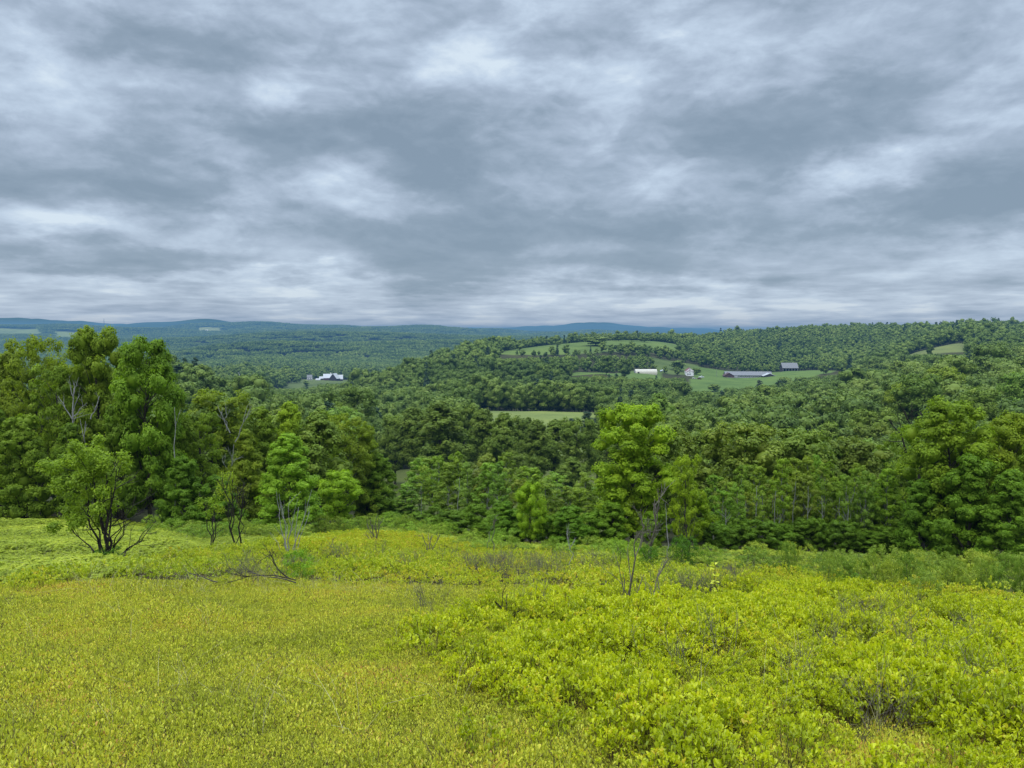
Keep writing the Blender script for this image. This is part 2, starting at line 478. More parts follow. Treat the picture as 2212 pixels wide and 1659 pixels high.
def proto(kind, seed):
    """one tree form: (crown mesh, trunk mesh, height, radius)"""
    rng = np.random.default_rng(seed)
    bark = M_BARK
    lm = M_LEAF
    if kind == 'maple':      # edge tree, leafy almost to the ground
        H, R, cb = 10, 2.5, .9
        lf, C, cl = crown(rng, H, cb, R, P_TALL, 66, 11, 40, .165, lobe=.30, up=.35, flat=.85)
        sk = skeleton(rng, H, C, .17, cb, twigs=cl, every=1)
    elif kind == 'dome':      # tall maple with a broad rounded head
        H, R, cb = 10, 2.6, 1.6
        lf, C, cl = crown(rng, H, cb, R, P_HEAD, 70, 11, 40, .165, lobe=.28, up=.35, flat=.85)
        sk = skeleton(rng, H, C, .17, cb, twigs=cl, every=1)
    elif kind == 'maple_open':
        H, R, cb = 10, 2.4, 2.0
        lf, C, cl = crown(rng, H, cb, R, P_UMB, 46, 12, 36, .16, lobe=.28, up=.35, flat=.85, open_=.12)
        sk = skeleton(rng, H, C, .14, cb, twigs=cl)
    elif kind == 'skirt':
        H, R, cb = 9, 3.2, .5
        lf, C, cl = crown(rng, H, cb, R, P_SKIRT, 60, 11, 42, .18, lobe=.27, up=.4, flat=.65)
        sk = skeleton(rng, H, C, .18, cb, twigs=cl, every=2)
    elif kind == 'feather':
        H, R, cb = 8, 2.2, .5
        lf, C, cl = crown(rng, H, cb, R, P_EGG, 84, 9, 34, .13, lobe=.25, up=.3, flat=1.0, asp=.5, irr=.22)
        sk = skeleton(rng, H, C, .12, cb, every=2)
    elif kind == 'aspen':
        H, R, cb = 7, .95, 2.2
        lf, C, cl = crown(rng, H, cb, R, P_OVAL, 32, 9, 32, .10, lobe=.34, up=.25, asp=.8, open_=.12, flat=1.15)
        sk = skeleton(rng, H, C, .055, cb, top=.93, every=1); bark = M_BARK_PALE
    elif kind == 'sapling':
        H, R, cb = 4.2, 1.35, .9
        lf, C, cl = crown(rng, H, cb, R, P_OVAL, 40, 10, 36, .085, lobe=.28, up=.3, flat=1.05)
        sk = skeleton(rng, H, C, .06, cb, twigs=cl); bark = M_BARK_DK
    elif kind == 'wood':     # broad tree of the wood, 100 to 350 m off
        H, R, cb = 15, 4.4, 3.5
        lf, C, cl = crown(rng, H, cb, R, P_DOME, 36, 11, 24, .38, lobe=.34, up=.35, flat=.9, solid=.52)
        sk = skeleton(rng, H, C, .26, cb, every=2); lm = M_LEAF_MID
    elif kind == 'wood_tall':
        H, R, cb = 17, 3.7, 5.0
        lf, C, cl = crown(rng, H, cb, R, P_TALL, 40, 11, 24, .38, lobe=.36, up=.35, flat=.9, solid=.52)
        sk = skeleton(rng, H, C, .26, cb, every=2); lm = M_LEAF_MID
    elif kind == 'pine':
        H, R, cb = 14, 3.0, 2.0
        lf, C, cl = crown(rng, H, cb, R, P_CONE, 40, 8, 22, .36, lobe=.28, up=.3, flat=.35, asp=.25)
        sk = skeleton(rng, H, C, .2, cb, top=.97, every=2); lm = M_NEEDLE
    return (mesh(kind + '_crown', lf[0], lf[1], [lm], {'shade': lf[2]}), mesh(kind + '_trunk', sk[0], sk[1], [bark], smooth=True), H, R)


PROTO = {}
for k, n in (('maple', 4), ('dome', 4), ('maple_open', 3), ('skirt', 2), ('feather', 3), ('aspen', 5), ('sapling', 3), ('wood', 4), ('wood_tall', 3), ('pine', 2)):
    PROTO[k] = [proto(k, 100 + 13 * i + sum(map(ord, k))) for i in range(n)]


def plant(name, kind, i, x, y, H, Rw=None, rz=0.0, tint=(1, 1, 1), label=None, cat='tree', group=None, bark=None):
    cm, tm, h0, r0 = PROTO[kind][i % len(PROTO[kind])]
    s = H / h0
    sx = (Rw / r0) if Rw else s
    t = empty(name, (x, y, gz(x, y) - .05), rz, (sx, sx, s), label, cat, group)
    c = obj('crown', cm, t); c.color = (*tint, 1)
    obj('trunk', tm, t)
    return t

# ---------------------------------------------------------------- trees along the edge of the field
def stand(ox, oytop, off, hw, kind, tint, name, label, group=None, cat='tree', i=None, D=None):
    u, Tt = ray(ox, oytop)
    if D is None: D = float(edge_dist(u)) + off
    x, y = u * D, D
    H = (EYE - Tt * D) - gz(x, y)
    stand.k += 1
    rz = random.uniform(0, 6.28)
    return plant(name, kind, stand.k if i is None else i, x, y, H * 1.02, hw * OV / FPX * D, rz, tint, label, cat, group)


stand.k = 0
OLIVE = (1.02, .95, .8); DEEP = (.72, .80, .75); MID = (.92, .95, .9); BRIGHT = (1.30, 1.28, .8); COOL = (.82, .98, 1.25); PALE = (1.05, 1.15, 1.35)
FRONT = [
    # the wood at the left end of the field
    (40, 905, 1.5, 78, 'skirt', MID, 'maple_tree', 'low spreading maple at the far left edge of the field, below the taller olive trees'),
    (-45, 830, 5, 85, 'maple', DEEP, 'maple_tree', 'dark maple cut by the left border of the photo'),
    (70, 742, 8, 66, 'maple_open', OLIVE, 'maple_tree', 'tall olive green maple with thin top, leftmost of the skyline crowns'),
    (20, 770, 13, 70, 'maple', OLIVE, 'maple_tree', 'olive maple filling the skyline at the left border behind the low spreading maple'),
    (120, 800, 6, 60, 'maple_open', MID, 'maple_tree', 'open crowned maple just left of the bare birch tops'),
    (205, 722, 7, 74, 'dome', (1.0, .98, .85), 'maple_tree', 'tallest round headed maple of the wood, its crown against the distant blue hills'),
    (160, 770, 12, 70, 'maple_open', OLIVE, 'maple_tree', 'thin olive maple standing behind the bare birch tops'),
    (150, 920, 2, 55, 'maple', DEEP, 'maple_tree', 'dark leafy maple directly behind the many stemmed shrub tree'),
    (312, 742, 3, 82, 'dome', (.85, .98, .8), 'maple_tree', 'tall dark maple with layered crown reaching down to the field'),
    (255, 880, 2.5, 62, 'skirt', DEEP, 'maple_tree', 'dark maple filling the gap right of the shrub tree'),
    (375, 842, 6, 48, 'maple', MID, 'maple_tree', 'maple shoulder to the right of the tall layered maple, beside the white stem'),
    (395, 990, 1, 60, 'skirt', (.66, .82, .7), 'maple_tree', 'low dark maple under the white birch stem'),
    (470, 852, 12, 78, 'maple_open', OLIVE, 'maple_tree', 'airy olive maple with crooked pale branches showing through'),
    (430, 900, 7, 50, 'maple_open', MID, 'maple_tree', 'slim maple between the white stem and the airy olive maple'),
    (530, 935, 5, 52, 'maple', OLIVE, 'maple_tree', 'olive maple between the airy tree and the feathery tree'),
    (470, 1030, 1.5, 62, 'skirt', (.62, .80, .66), 'maple_tree', 'low dark green maple behind the thin stemmed sapling clump'),
    (560, 885, 16, 62, 'maple', (.9, .92, .85), 'maple_tree', 'mid green maple behind the airy olive maple, level crowned'),
    (622, 942, -.6, 92, 'feather', (1.2, 1.36, 1.15), 'beech_tree', 'feathery pyramid shaped tree with sweeping leafy branches to the ground'),
    (625, 878, 14, 60, 'maple', BRIGHT, 'maple_tree', 'light green maple rising behind the feathery pyramid tree'),
    (690, 892, 18, 62, 'maple', (.9, .95, .8), 'maple_tree', 'maple with level top behind the small two stemmed round tree'),
    (745, 905, 12, 62, 'maple_open', OLIVE, 'maple_tree', 'olive tree at the end of the left wood, sloping down to the valley'),
    (790, 925, 9, 58, 'feather', (1.12, 1.08, .8), 'beech_tree', 'yellow green cone shaped tree at the right end of the left wood'),
    (815, 985, 6, 50, 'maple', (.8, .9, .75), 'maple_tree', 'small dark maple under the yellow green cone shaped tree'),
    (732, 1020, -3.0, 60, 'sapling', (1.25, 1.35, .8), 'maple_sapling', 'small round bright tree on two dark stems at the field edge'),
    # the middle of the edge
    (1146, 1046, -0.6, 41, 'sapling', (1.25, 1.35, .8), 'maple_sapling', 'small bright maple on one slim dark stem, in front of the aspen thicket'),
    (1368, 884, 2.0, 94, 'dome', (1.30, 1.34, .8), 'maple_tree', 'bright yellow green maple standing tallest at the middle of the field edge'),
    (1482, 990, -.5, 34, 'maple_open', (1.32, 1.28, .75), 'maple_tree', 'slim leaning yellow green maple just right of the tallest bright maple'),
    (1490, 1060, 1.0, 55, 'sapling', (1.3, 1.3, .7), 'maple_sapling', 'drooping bright maple branches low beside the dead vine covered trunk'),
    (1230, 1095, 1.2, 55, 'skirt', (.62, .82, .62), 'maple_sapling', 'dark broad leaved sapling right of the slim stemmed bright maple'),
    (1090, 1085, 1.2, 48, 'skirt', (.66, .86, .66), 'maple_sapling', 'dark broad leaved sapling left of the slim stemmed bright maple'),
    (1325, 1085, .8, 46, 'skirt', (.85, 1.0, .75), 'maple_sapling', 'leafy sapling at the foot of the tallest bright maple, left of the dead trunk'),
    (1415, 1105, .6, 40, 'sapling', (.95, 1.1, .75), 'maple_sapling', 'leafy sapling hiding the stem of the tallest bright maple'),
    # the right end
    (2052, 872, 3.0, 92, 'dome', (1.02, 1.05, .75), 'maple_tree', 'great yellow green maple with dome crown near the right end of the edge'),
    (2100, 990, 1.0, 85, 'skirt', (.70, .86, .66), 'maple_tree', 'wide dark leafed tree at the foot of the great dome maple'),
    (2185, 900, 4.0, 80, 'dome', (1.05, 1.0, .7), 'maple_tree', 'olive maple at the right border, tallest there'),
    (2190, 1020, -.5, 80, 'feather', (.78, .95, .8), 'beech_tree', 'dense sweeping green tree at the right border, branches to the ground'),
    (2245, 960, 1, 80, 'maple', (.95, .98, .7), 'maple_tree', 'maple cut off by the right border of the photo'),
    (1990, 1040, 1.5, 60, 'skirt', (.60, .78, .58), 'maple_tree', 'dark tree between the aspen stand and the great dome maple'),
    (1975, 930, 9.0, 58, 'maple_open', (.85, .9, .8), 'maple_tree', 'thin crowned tree behind the dark half dead branches'),
    (1915, 1030, 5.0, 52, 'maple', (.78, .9, .72), 'maple_tree', 'dull green tree behind the right end of the aspen stand'),
    (2120, 940, 8.0, 70, 'maple', (.9, .95, .7), 'maple_tree', 'tree top between the great dome maple and the right border'),
]
for a in FRONT:
    ox, oy, off, hw, kind, tint, nm, lab = a
    stand(ox, oy, off, hw, kind, tint, nm, lab)

# young aspens: the thicket in the middle, the stand on the right
rr = random.Random(5)
g1 = 'young aspens of the thicket in the middle of the field edge'
g2 = 'slender aspens of the stand right of the bright maple'
for k in range(26):
    ox = 838 + k * 18.6 + rr.uniform(-7, 7)
    oy = 1040 + rr.uniform(-38, 40) - (26 if 900 < ox < 1100 else 0)
    stand(ox, oy, 3.0 + rr.uniform(0, 8), rr.uniform(24, 36), 'aspen', (rr.uniform(.95, 1.2), rr.uniform(1.0, 1.2), rr.uniform(1.3, 2.0)), 'aspen_tree',
          'young grey green aspen in the dense thicket before the dark tall maples', g1)
for k in range(18):
    ox = 836 + k * 27 + rr.uniform(-7, 7)
    stand(ox, 1105 + rr.uniform(-15, 25), 1.2 + rr.uniform(0, 2), rr.uniform(34, 46), 'sapling', (lambda f: (f * .84, f, f * .9))(rr.uniform(.74, .98)), 'maple_sapling',
          'knee high dark sapling at the foot of the aspen thicket', 'saplings under the aspen thicket')
for k in range(34):
    ox = 1545 + k * 11.4 + rr.uniform(-7, 7)
    oy = 1040 + rr.uniform(-30, 35) - 28 * math.exp(-((ox - 1740) / 90) ** 2)
    stand(ox, oy, 2.0 + rr.uniform(0, 7), rr.uniform(20, 32), 'aspen', (rr.uniform(.85, 1.08), rr.uniform(.9, 1.12), rr.uniform(.9, 1.5)), 'aspen_tree',
          'slender aspen with pale stem in the close stand beside the bright maple', g2)
for k in range(14):
    ox = 1520 + k * 32 + rr.uniform(-9, 9)
    stand(ox, 1130 + rr.uniform(-12, 22), 1.0 + rr.uniform(0, 1.5), rr.uniform(34, 46), 'sapling', (lambda f: (f * .82, f, f * .85))(rr.uniform(.66, .88)), 'maple_sapling',
          'low dark sapling between the pale stems of the aspen stand', 'saplings under the aspen stand')

# the dark tall maples of the second row
SECOND = [(852, 905, 172, 46), (892, 886, 165, 52), (950, 874, 150, 70), (1002, 884, 178, 52), (1045, 890, 165, 48), (1088, 898, 150, 46), (1128, 906, 172, 45), (1160, 913, 148, 44),
          (1200, 912, 165, 48), (1246, 911, 152, 48), (1292, 920, 168, 52), (1335, 915, 160, 52), (1130, 985, 132, 40), (990, 985, 128, 40), (1235, 990, 130, 36), (915, 990, 132, 42), (1560, 935, 140, 50), (1425, 930, 150, 52), (1480, 905, 170, 55)]
for k, (ox, oy, D, hw) in enumerate(SECOND):
    f = rr.uniform(.85, 1.1)
    stand(ox, oy, 0, hw, 'wood_tall' if k % 3 else 'wood', (f * .92, f * .92, f * .85), 'maple_tree',
          'tall dark maple of the row between the aspen thicket and the hayfield', 'tall dark maples between the thicket and the hayfield', D=D)
for k, (ox, oy, D, hw, lab) in enumerate([(1268, 890, 300, 30, 'grey green pine at the corner of the hayfield, left of the pair'), (1235, 905, 270, 24, 'grey green pine lowest at the hayfield edge, its tip over the grass'),
                                          (1300, 886, 320, 30, 'grey green pine at the corner of the hayfield, right of the pair'), (1640, 822, 640, 16, 'grey bare looking larch before the farm meadow'), (385, 788, 330, 28, 'dark pine on the left hillside shoulder, nearest the tall maples'),
                                          (412, 800, 360, 26, 'dark pine on the left hillside shoulder, right of its neighbour')]):
    stand(ox, oy, 0, hw, 'pine', (1, 1, 1) if k != 3 else (1.7, 1.2, 1.3), 'pine_tree', lab, D=D)

# ---------------------------------------------------------------- the woods
def far_proto(kind, seed, nl, nc, nf, size, H=14.0, R=4.6):
    rng = np.random.default_rng(seed)
    if kind == 'spruce':
        lf, C, cl = crown(rng, 17, 1.5, 3.0, P_CONE, nl, nc, nf, size, lobe=.3, up=.3, flat=.4, asp=.4)
    else:
        lf, C, cl = crown(rng, H, 3.0, R, P_DOME, nl, nc, nf, size, lobe=.44, up=.35, asp=.8, solid=.70 if size < 1 else .82, irr=.2)
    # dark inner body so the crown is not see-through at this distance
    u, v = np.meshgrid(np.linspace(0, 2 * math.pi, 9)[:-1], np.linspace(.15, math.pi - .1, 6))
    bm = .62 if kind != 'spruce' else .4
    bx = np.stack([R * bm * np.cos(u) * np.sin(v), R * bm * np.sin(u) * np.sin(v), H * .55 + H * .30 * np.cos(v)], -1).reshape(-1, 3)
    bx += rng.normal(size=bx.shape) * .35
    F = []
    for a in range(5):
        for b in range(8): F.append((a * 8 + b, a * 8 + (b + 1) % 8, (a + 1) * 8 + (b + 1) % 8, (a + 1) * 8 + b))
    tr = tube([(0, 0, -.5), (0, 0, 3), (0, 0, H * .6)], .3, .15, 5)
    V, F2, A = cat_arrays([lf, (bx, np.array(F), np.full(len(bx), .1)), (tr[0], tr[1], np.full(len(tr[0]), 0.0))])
    return V, F2, A


def instancer(name, protos, mat, P, S, RZ, IDX, kind='stuff', tilt=None):
    """ONE object: many copies of a few small meshes scattered by geometry nodes on its own points"""
    me = bpy.data.meshes.new(name)
    me.vertices.add(len(P)); me.vertices.foreach_set('co', np.asarray(P, np.float32).ravel())
    for k, a in (('sc', S), ('rz', RZ)):
        at = me.attributes.new(k, 'FLOAT', 'POINT'); at.data.foreach_set('value', np.asarray(a, np.float32))
    at = me.attributes.new('tx', 'FLOAT', 'POINT'); at.data.foreach_set('value', np.asarray(tilt if tilt is not None else np.zeros(len(P)), np.float32))
    at = me.attributes.new('idx', 'INT', 'POINT'); at.data.foreach_set('value', np.asarray(IDX, np.int32))
    o = obj(name, me); tag(o, kind=kind)
    ng = bpy.data.node_groups.new(name, 'GeometryNodeTree')
    ng.interface.new_socket('Geometry', in_out='INPUT', socket_type='NodeSocketGeometry')
    ng.interface.new_socket('Geometry', in_out='OUTPUT', socket_type='NodeSocketGeometry')
    gi = ng.nodes.new('NodeGroupInput'); go = ng.nodes.new('NodeGroupOutput')
    L = ng.links.new
    jn = ng.nodes.new('GeometryNodeJoinGeometry')
    for pm in reversed(protos):
        po = bpy.data.objects.new(name + '_piece', pm)
        oi = ng.nodes.new('GeometryNodeObjectInfo'); oi.inputs['Object'].default_value = po; oi.inputs['As Instance'].default_value = False
        ti = ng.nodes.new('GeometryNodeGeometryToInstance')
        L(oi.outputs['Geometry'], ti.inputs[0]); L(ti.outputs[0], jn.inputs[0])
    ip = ng.nodes.new('GeometryNodeInstanceOnPoints')
    ip.inputs['Pick Instance'].default_value = True

    def attr(nm, t):
        n = ng.nodes.new('GeometryNodeInputNamedAttribute'); n.data_type = t; n.inputs[0].default_value = nm
        return n.outputs[0]
    cx = ng.nodes.new('ShaderNodeCombineXYZ'); L(attr('tx', 'FLOAT'), cx.inputs[0]); L(attr('rz', 'FLOAT'), cx.inputs[2])
    er = ng.nodes.new('FunctionNodeEulerToRotation'); L(cx.outputs[0], er.inputs[0])
    L(gi.outputs[0], ip.inputs['Points']); L(jn.outputs[0], ip.inputs['Instance'])
    L(attr('idx', 'INT'), ip.inputs['Instance Index']); L(er.outputs[0], ip.inputs['Rotation']); L(attr('sc', 'FLOAT'), ip.inputs['Scale'])
    L(ip.outputs[0], go.inputs[0])
    md = o.modifiers.new('scatter', 'NODES'); md.node_group = ng
    return o


def jgrid(step, x0, x1, y0, y1, rng, jit=.42):
    X, Y = np.meshgrid(np.arange(x0, x1, step), np.arange(y0, y1, step))
    X = X + rng.uniform(-jit, jit, X.shape) * step; Y = Y + rng.uniform(-jit, jit, Y.shape) * step
    return X.ravel(), Y.ravel()


def in_fields(X, Y, margin=0):
    c = np.zeros(X.shape, bool)
    for f in FIELDS:
        c |= in_poly(X, Y, f)
    return c


rngw = np.random.default_rng(21)
tx, ty = [], []
for y0, y1, st in ((48, 150, 6.4), (150, 420, 8.8), (420, 900, 9.8), (900, 1900, 10.6)):
    X, Y = jgrid(st, -.84 * y1, .84 * y1, y0, y1, rngw)
    k = (np.abs(X / Y) < .82)
    tx.append(X[k]); ty.append(Y[k])
tx = np.concatenate(tx); ty = np.concatenate(ty)
keep = ~in_fields(tx, ty)
keep &= ty > edge_dist(tx / ty) + 9
uu = tx / ty
# the open ground right before the second row and behind the aspen thicket
keep &= ~((uu > -.22) & (uu < .17) & (ty < 175))
keep &= ~((uu > -.19) & (uu < .17) & (ty < 240) & (ty > 160))
tx, ty = tx[keep], ty[keep]; uu = tx / ty
tz = ground(tx, ty)
big = 1 + .22 * np.sin(tx / 61 + ty / 47) * np.cos(ty / 83 - tx / 120)
th = rngw.uniform(9.5, 15.5, len(tx)) * big * np.exp(rngw.normal(0, .15, len(tx)))
near_edge = (ty < 150)
th = np.where(near_edge, np.minimum(th, 8.0 + (ty - 55) * .05), th)
# in the scrubby belt between the meadows the trees are smaller and looser
belt = (ty > 780) & (ty < 1050) & (uu > .0) & (uu < .36)
th = np.where(belt, th * rngw.uniform(.35, 1.0, len(th)), th)
# nothing may grow into the sight lines to the meadows and farms
CAPS = [(1358, 1430, 790, 812, 812), (1038, 1100, 390, 892, 897), (1095, 1300, 390, 893, 903), (1225, 1410, 712, 807, 808), (1075, 1290, 900, 770, 764), (1290, 1500, 935, 762, 768), (1478, 1560, 850, 842, 840), (1560, 1690, 850, 836, 826), (1690, 1830, 790, 812, 803),
        (1668, 1760, 935, 805, 805), (1410, 1515, 820, 811, 811), (1945, 2095, 734, 762, 761), (585, 700, 1050, 836, 833), (690, 745, 1260, 825, 820), (655, 692, 1280, 822, 822), (508, 526, 1180, 809, 809)]
ox_, _oy = px_of(tx, ty)
for x0, x1, Dm, o0, o1 in CAPS:
    m_ = (ox_ > x0) & (ox_ < x1) & (ty < Dm)
    oyc = o0 + (o1 - o0) * (ox_ - x0) / (x1 - x0)
    cyv = (384 - oyc * OV) / FPX
    Tm = (ST - cyv * CT) / (CT + cyv * ST)
    hm_ = (EYE - Tm * ty) - tz - 1.2
    th = np.where(m_ & (hm_ < th), hm_ * (.90 - .14 * rngw.random(len(th))), th)
kp = th > 3.2
tx, ty, tz, th, uu = (a[kp] for a in (tx, ty, tz, th, uu))
# front to back horizon test: leave out what stands wholly behind nearer woods
order = np.argsort(ty)
NB = 700
buf = np.full(NB, -9.0)
vis = np.zeros(len(tx), bool)
gx_, gy_ = [], []
for i in order:
    D = ty[i]
    b = int((tx[i] / D + .84) / 1.68 * NB)
    e = (tz[i] + th[i] - EYE) / D
    lo = buf[max(b - 1, 0):b + 2].min() if 0 <= b < NB else 9
    if e > lo - 9.0 / FPX: vis[i] = True
    r = max(0, int(.30 * th[i] / D / 1.68 * NB * .9))
    ec = (tz[i] + th[i] * .72 - EYE) / D
    s = slice(max(b - r, 0), b + r + 1)
    buf[s] = np.maximum(buf[s], ec)
tx, ty, tz, th, uu = (a[vis] for a in (tx, ty, tz, th, uu))
# the largest ones in view are trees of their own
size = th / ty * (np.abs(uu) < .70)
pick = np.argsort(-size)[:190]
is_thing = np.zeros(len(tx), bool); is_thing[pick] = True
ZONES = [(-.30, 'on the wooded hillside below the left wood'), (.02, 'in the valley wood beyond the left wood'), (.22, 'in the wood right behind the bright maple'), (.45, 'on the wooded slope above the aspen stand'), (9, 'on the wooded slope above the great dome maple')]
TINTS = [((1.0, 1.0, .95), 'mid green'), ((.78, .84, .85), 'dark green'), ((1.28, 1.2, .8), 'yellow green'), ((1.1, 1.2, 1.35), 'pale grey green'), ((1.0, .94, .85), 'olive')]
for i in pick:
    zn = next(z for lim, z in ZONES if uu[i] < lim)
    q = rngw.random()
    tn, tw = TINTS[0 if q < .34 else 1 if q < .58 else 2 if q < .74 else 3 if q < .86 else 4]
    wd = 'broad' if rngw.random() < .7 else 'narrow'
    lab = f'{wd} {tw} crown {zn}'
    f = rngw.uniform(.88, 1.1)
    plant('woodland_tree', 'wood' if wd == 'broad' else 'wood_tall', int(rngw.integers(0, 12)), float(tx[i]), float(ty[i]), float(th[i]),
          float(th[i]) * (.36 if wd == 'broad' else .27), float(rngw.uniform(0, 6.28)), tuple(c * f for c in tn), lab, 'tree', lab + ' trees')
fp = []
for i in range(6):
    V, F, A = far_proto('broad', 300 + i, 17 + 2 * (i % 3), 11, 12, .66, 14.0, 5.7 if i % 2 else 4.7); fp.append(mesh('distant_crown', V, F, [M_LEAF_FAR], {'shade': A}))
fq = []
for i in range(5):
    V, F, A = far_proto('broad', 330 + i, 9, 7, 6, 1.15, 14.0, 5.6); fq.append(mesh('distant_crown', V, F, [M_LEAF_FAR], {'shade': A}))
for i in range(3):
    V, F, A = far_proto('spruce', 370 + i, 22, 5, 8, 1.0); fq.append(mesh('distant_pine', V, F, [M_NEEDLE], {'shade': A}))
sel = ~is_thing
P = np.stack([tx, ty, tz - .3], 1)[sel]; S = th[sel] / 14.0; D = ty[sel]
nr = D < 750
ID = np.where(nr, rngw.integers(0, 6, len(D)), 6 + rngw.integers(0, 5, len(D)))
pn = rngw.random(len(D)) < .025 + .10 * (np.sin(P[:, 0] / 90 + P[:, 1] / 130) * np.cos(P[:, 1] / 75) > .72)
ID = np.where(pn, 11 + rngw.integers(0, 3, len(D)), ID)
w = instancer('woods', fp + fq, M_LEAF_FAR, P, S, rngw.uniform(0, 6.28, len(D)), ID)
tag(w, 'continuous deciduous woods covering the valley and the slopes around the meadows', 'woods')
# spruces on the skyline left of the hill meadow, a few trees one can tell apart around the farms
sp = []
for i in range(3):
    V, F, A = far_proto('spruce', 360 + i, 24, 5, 8, 1.0); sp.append(mesh('spruce_crown', V, F, [M_NEEDLE], {'shade': A}))
for k in range(15):
    ox = 1015 + k * 5.4 + rr.uniform(-2, 2); Dd = 985 + rr.uniform(-25, 35)
    x, y = at_dist(ox, Dd)
    _, Tt = ray(ox, 741 + rr.uniform(-1, 9))
    H = max(9, (EYE - Tt * Dd) - gz(x, y))
    s = H / 17
    t = empty('spruce_tree', (x, y, gz(x, y)), rr.uniform(0, 6), (s * .8, s * .8, s), 'dark spruce in the short row on the skyline left of the hill meadow', 'tree', 'dark spruces left of the hill meadow')
    obj('crown', sp[k % 3], t)
LONE = [(1287, 727, 1010, 24, 767, 'tall lone tree at the foot of the hill meadow, its top above the grass'), (1336, 722, 1120, 11, 738, 'round tree on the crest of the hill meadow, leftmost of those there'), (1365, 724, 1130, 9, 738, 'smaller round tree on the crest of the hill meadow'),
        (1392, 727, 1130, 9, 738, 'third round tree on the crest of the hill meadow, counting from its highest'), (1095, 740, 995, 14, 765, 'round dark tree at the right end of the spruce row'), (1122, 742, 990, 9, 764, 'small round tree on the left end of the hill meadow'),
        (1466, 778, 868, 17, 812, 'round dark tree close to the white farmhouse'), (1545, 830, 700, 11, 851, 'little tree at the foot of the farm meadow'), (1205, 738, 1060, 8, 747, 'little round tree on the far rim of the hill meadow'),
        (1505, 795, 850, 8, 812, 'shrubby tree beside the white farmhouse wall'), (1412, 788, 845, 9, 806, 'thin grey tree at the end of the long pale shed'), (1383, 745, 1000, 8, 765, 'narrow tree standing before the hill meadow, rightmost of the narrow ones'), (1330, 752, 985, 7, 768, 'narrow tree before the hill meadow beside the lone tree'),
        (640, 812, 1180, 10, 828, 'round tree in the valley clearing below the white roofed barns'), (660, 822, 1120, 8, 832, 'smaller tree at the lower rim of the valley clearing')]
for ox, oyt, Dd, hw, oyb, lab in LONE:
    x, y = at_dist(ox, Dd)
    _, Tt = ray(ox, oyt)
    H = max(5, (EYE - Tt * Dd) - gz(x, y)); s = H / 14; Rw = hw * OV / FPX * Dd / 4.6
    t = empty('lone_tree', (x, y, gz(x, y) - .2), rr.uniform(0, 6), (Rw, Rw, s), lab, 'tree')
    obj('crown', fp[stand.k % 6], t); stand.k += 1

# groves: the wood-covered hills beyond two kilometres
gp = []
for i in range(4):
    rng = np.random.default_rng(400 + i)
    parts = []
    for X, Y in zip(*jgrid(9.0, -32, 32, -32, 32, rng)):
        h = rng.uniform(9, 16); r = rng.uniform(4.2, 6)
        d = rdir(rng, 34); d[:, 2] = np.abs(d[:, 2]) * .95 + .05
        Pp = np.array([X, Y, h - r * .8]) + d * np.array([r, r, r * .8]) * rng.uniform(.75, 1.05, (34, 1))
        Nn = nrm(d + rng.normal(size=d.shape) * .14)
        ln = rng.uniform(3.0, 4.6, 34); sh = np.clip(rng.normal(.45, .15) + rng.normal(0, .06, 34), 0, 1)
        parts.append(leaves4(Pp - 0, np.cross(Nn, rdir(rng, 34)), Nn, ln, ln * .9, sh))
    V, F, A = cat_arrays(parts)
    gp.append(mesh('grove', V, F, [M_LEAF_FAR], {'shade': A}))
px, py = [], []
for y0, y1 in ((1850, 3200), (3200, 5200), (5200, 7600)):
    X, Y = jgrid(58 if y0 < 5000 else 66, -.8 * y1, .8 * y1, y0, y1, rngw)
    k = np.abs(X / Y) < .78
    px.append(X[k]); py.append(Y[k])
px = np.concatenate(px); py = np.concatenate(py)
k = ~in_fields(px, py); px, py = px[k], py[k]
pz = ground(px, py)
og = np.argsort(py); bf = np.full(500, -9.0); vs = np.zeros(len(px), bool)
bf0 = np.interp(np.linspace(-.84, .84, 500), np.linspace(-.84, .84, NB), buf)
bf = np.maximum(bf, bf0)
for i in og:
    b = int((px[i] / py[i] + .84) / 1.68 * 500)
    e = (pz[i] + 16 - EYE) / py[i]
    vs[i] = e > bf[b] - 4 / FPX
    bf[max(b - 1, 0):b + 2] = np.maximum(bf[max(b - 1, 0):b + 2], (pz[i] + 10 - EYE) / py[i])
px, py, pz = px[vs], py[vs], pz[vs]
gw = instancer('far_woods', gp, M_LEAF_FAR, np.stack([px, py, pz], 1), np.where(py > 5200, 1.15, 1.0), rngw.uniform(0, 6.28, len(px)), rngw.integers(0, 4, len(px)))
tag(gw, 'blue green woods rolling over the distant hills', 'woods')
print('woods', len(P), 'groves', len(px))

# ---------------------------------------------------------------- ground sheet
NY, NX = 760, 520
yy = np.geomspace(7.0, 25020, NY) - 20.0
ss = np.linspace(-1.15, 1.15, NX)
GS, GY = np.meshgrid(ss, yy)
GX = GS * (GY + 20)
GZ = ground(GX, GY)
V = np.stack([GX, GY, GZ], -1).reshape(-1, 3)
a = np.arange(NY * NX).reshape(NY, NX)
F = np.stack([a[:-1, :-1], a[:-1, 1:], a[1:, 1:], a[1:, :-1]], -1).reshape(-1, 4)
X, Y = GX.ravel(), GY.ravel()
col = np.tile(np.array([[.045, .045, .020]]), (len(X), 1))
U = X / np.maximum(Y, 1)
fieldm = (Y < edge_dist(U) + 6)
col[fieldm] = (.085, .085, .025)
col[(Y > 6500)] = (.030, .055, .028)
mid2 = (Y > 60) & (Y < 420) & in_poly(X, Y, PD([(820, 60), (1360, 60), (1320, 240), (820, 240)]))
col[mid2] = (.075, .088, .022)
for f, c in zip(FIELDS, FIELD_COL):
    col[in_poly(X, Y, f)] = c
gm, nt, out = new_mat('open_ground'); L = nt.links.new
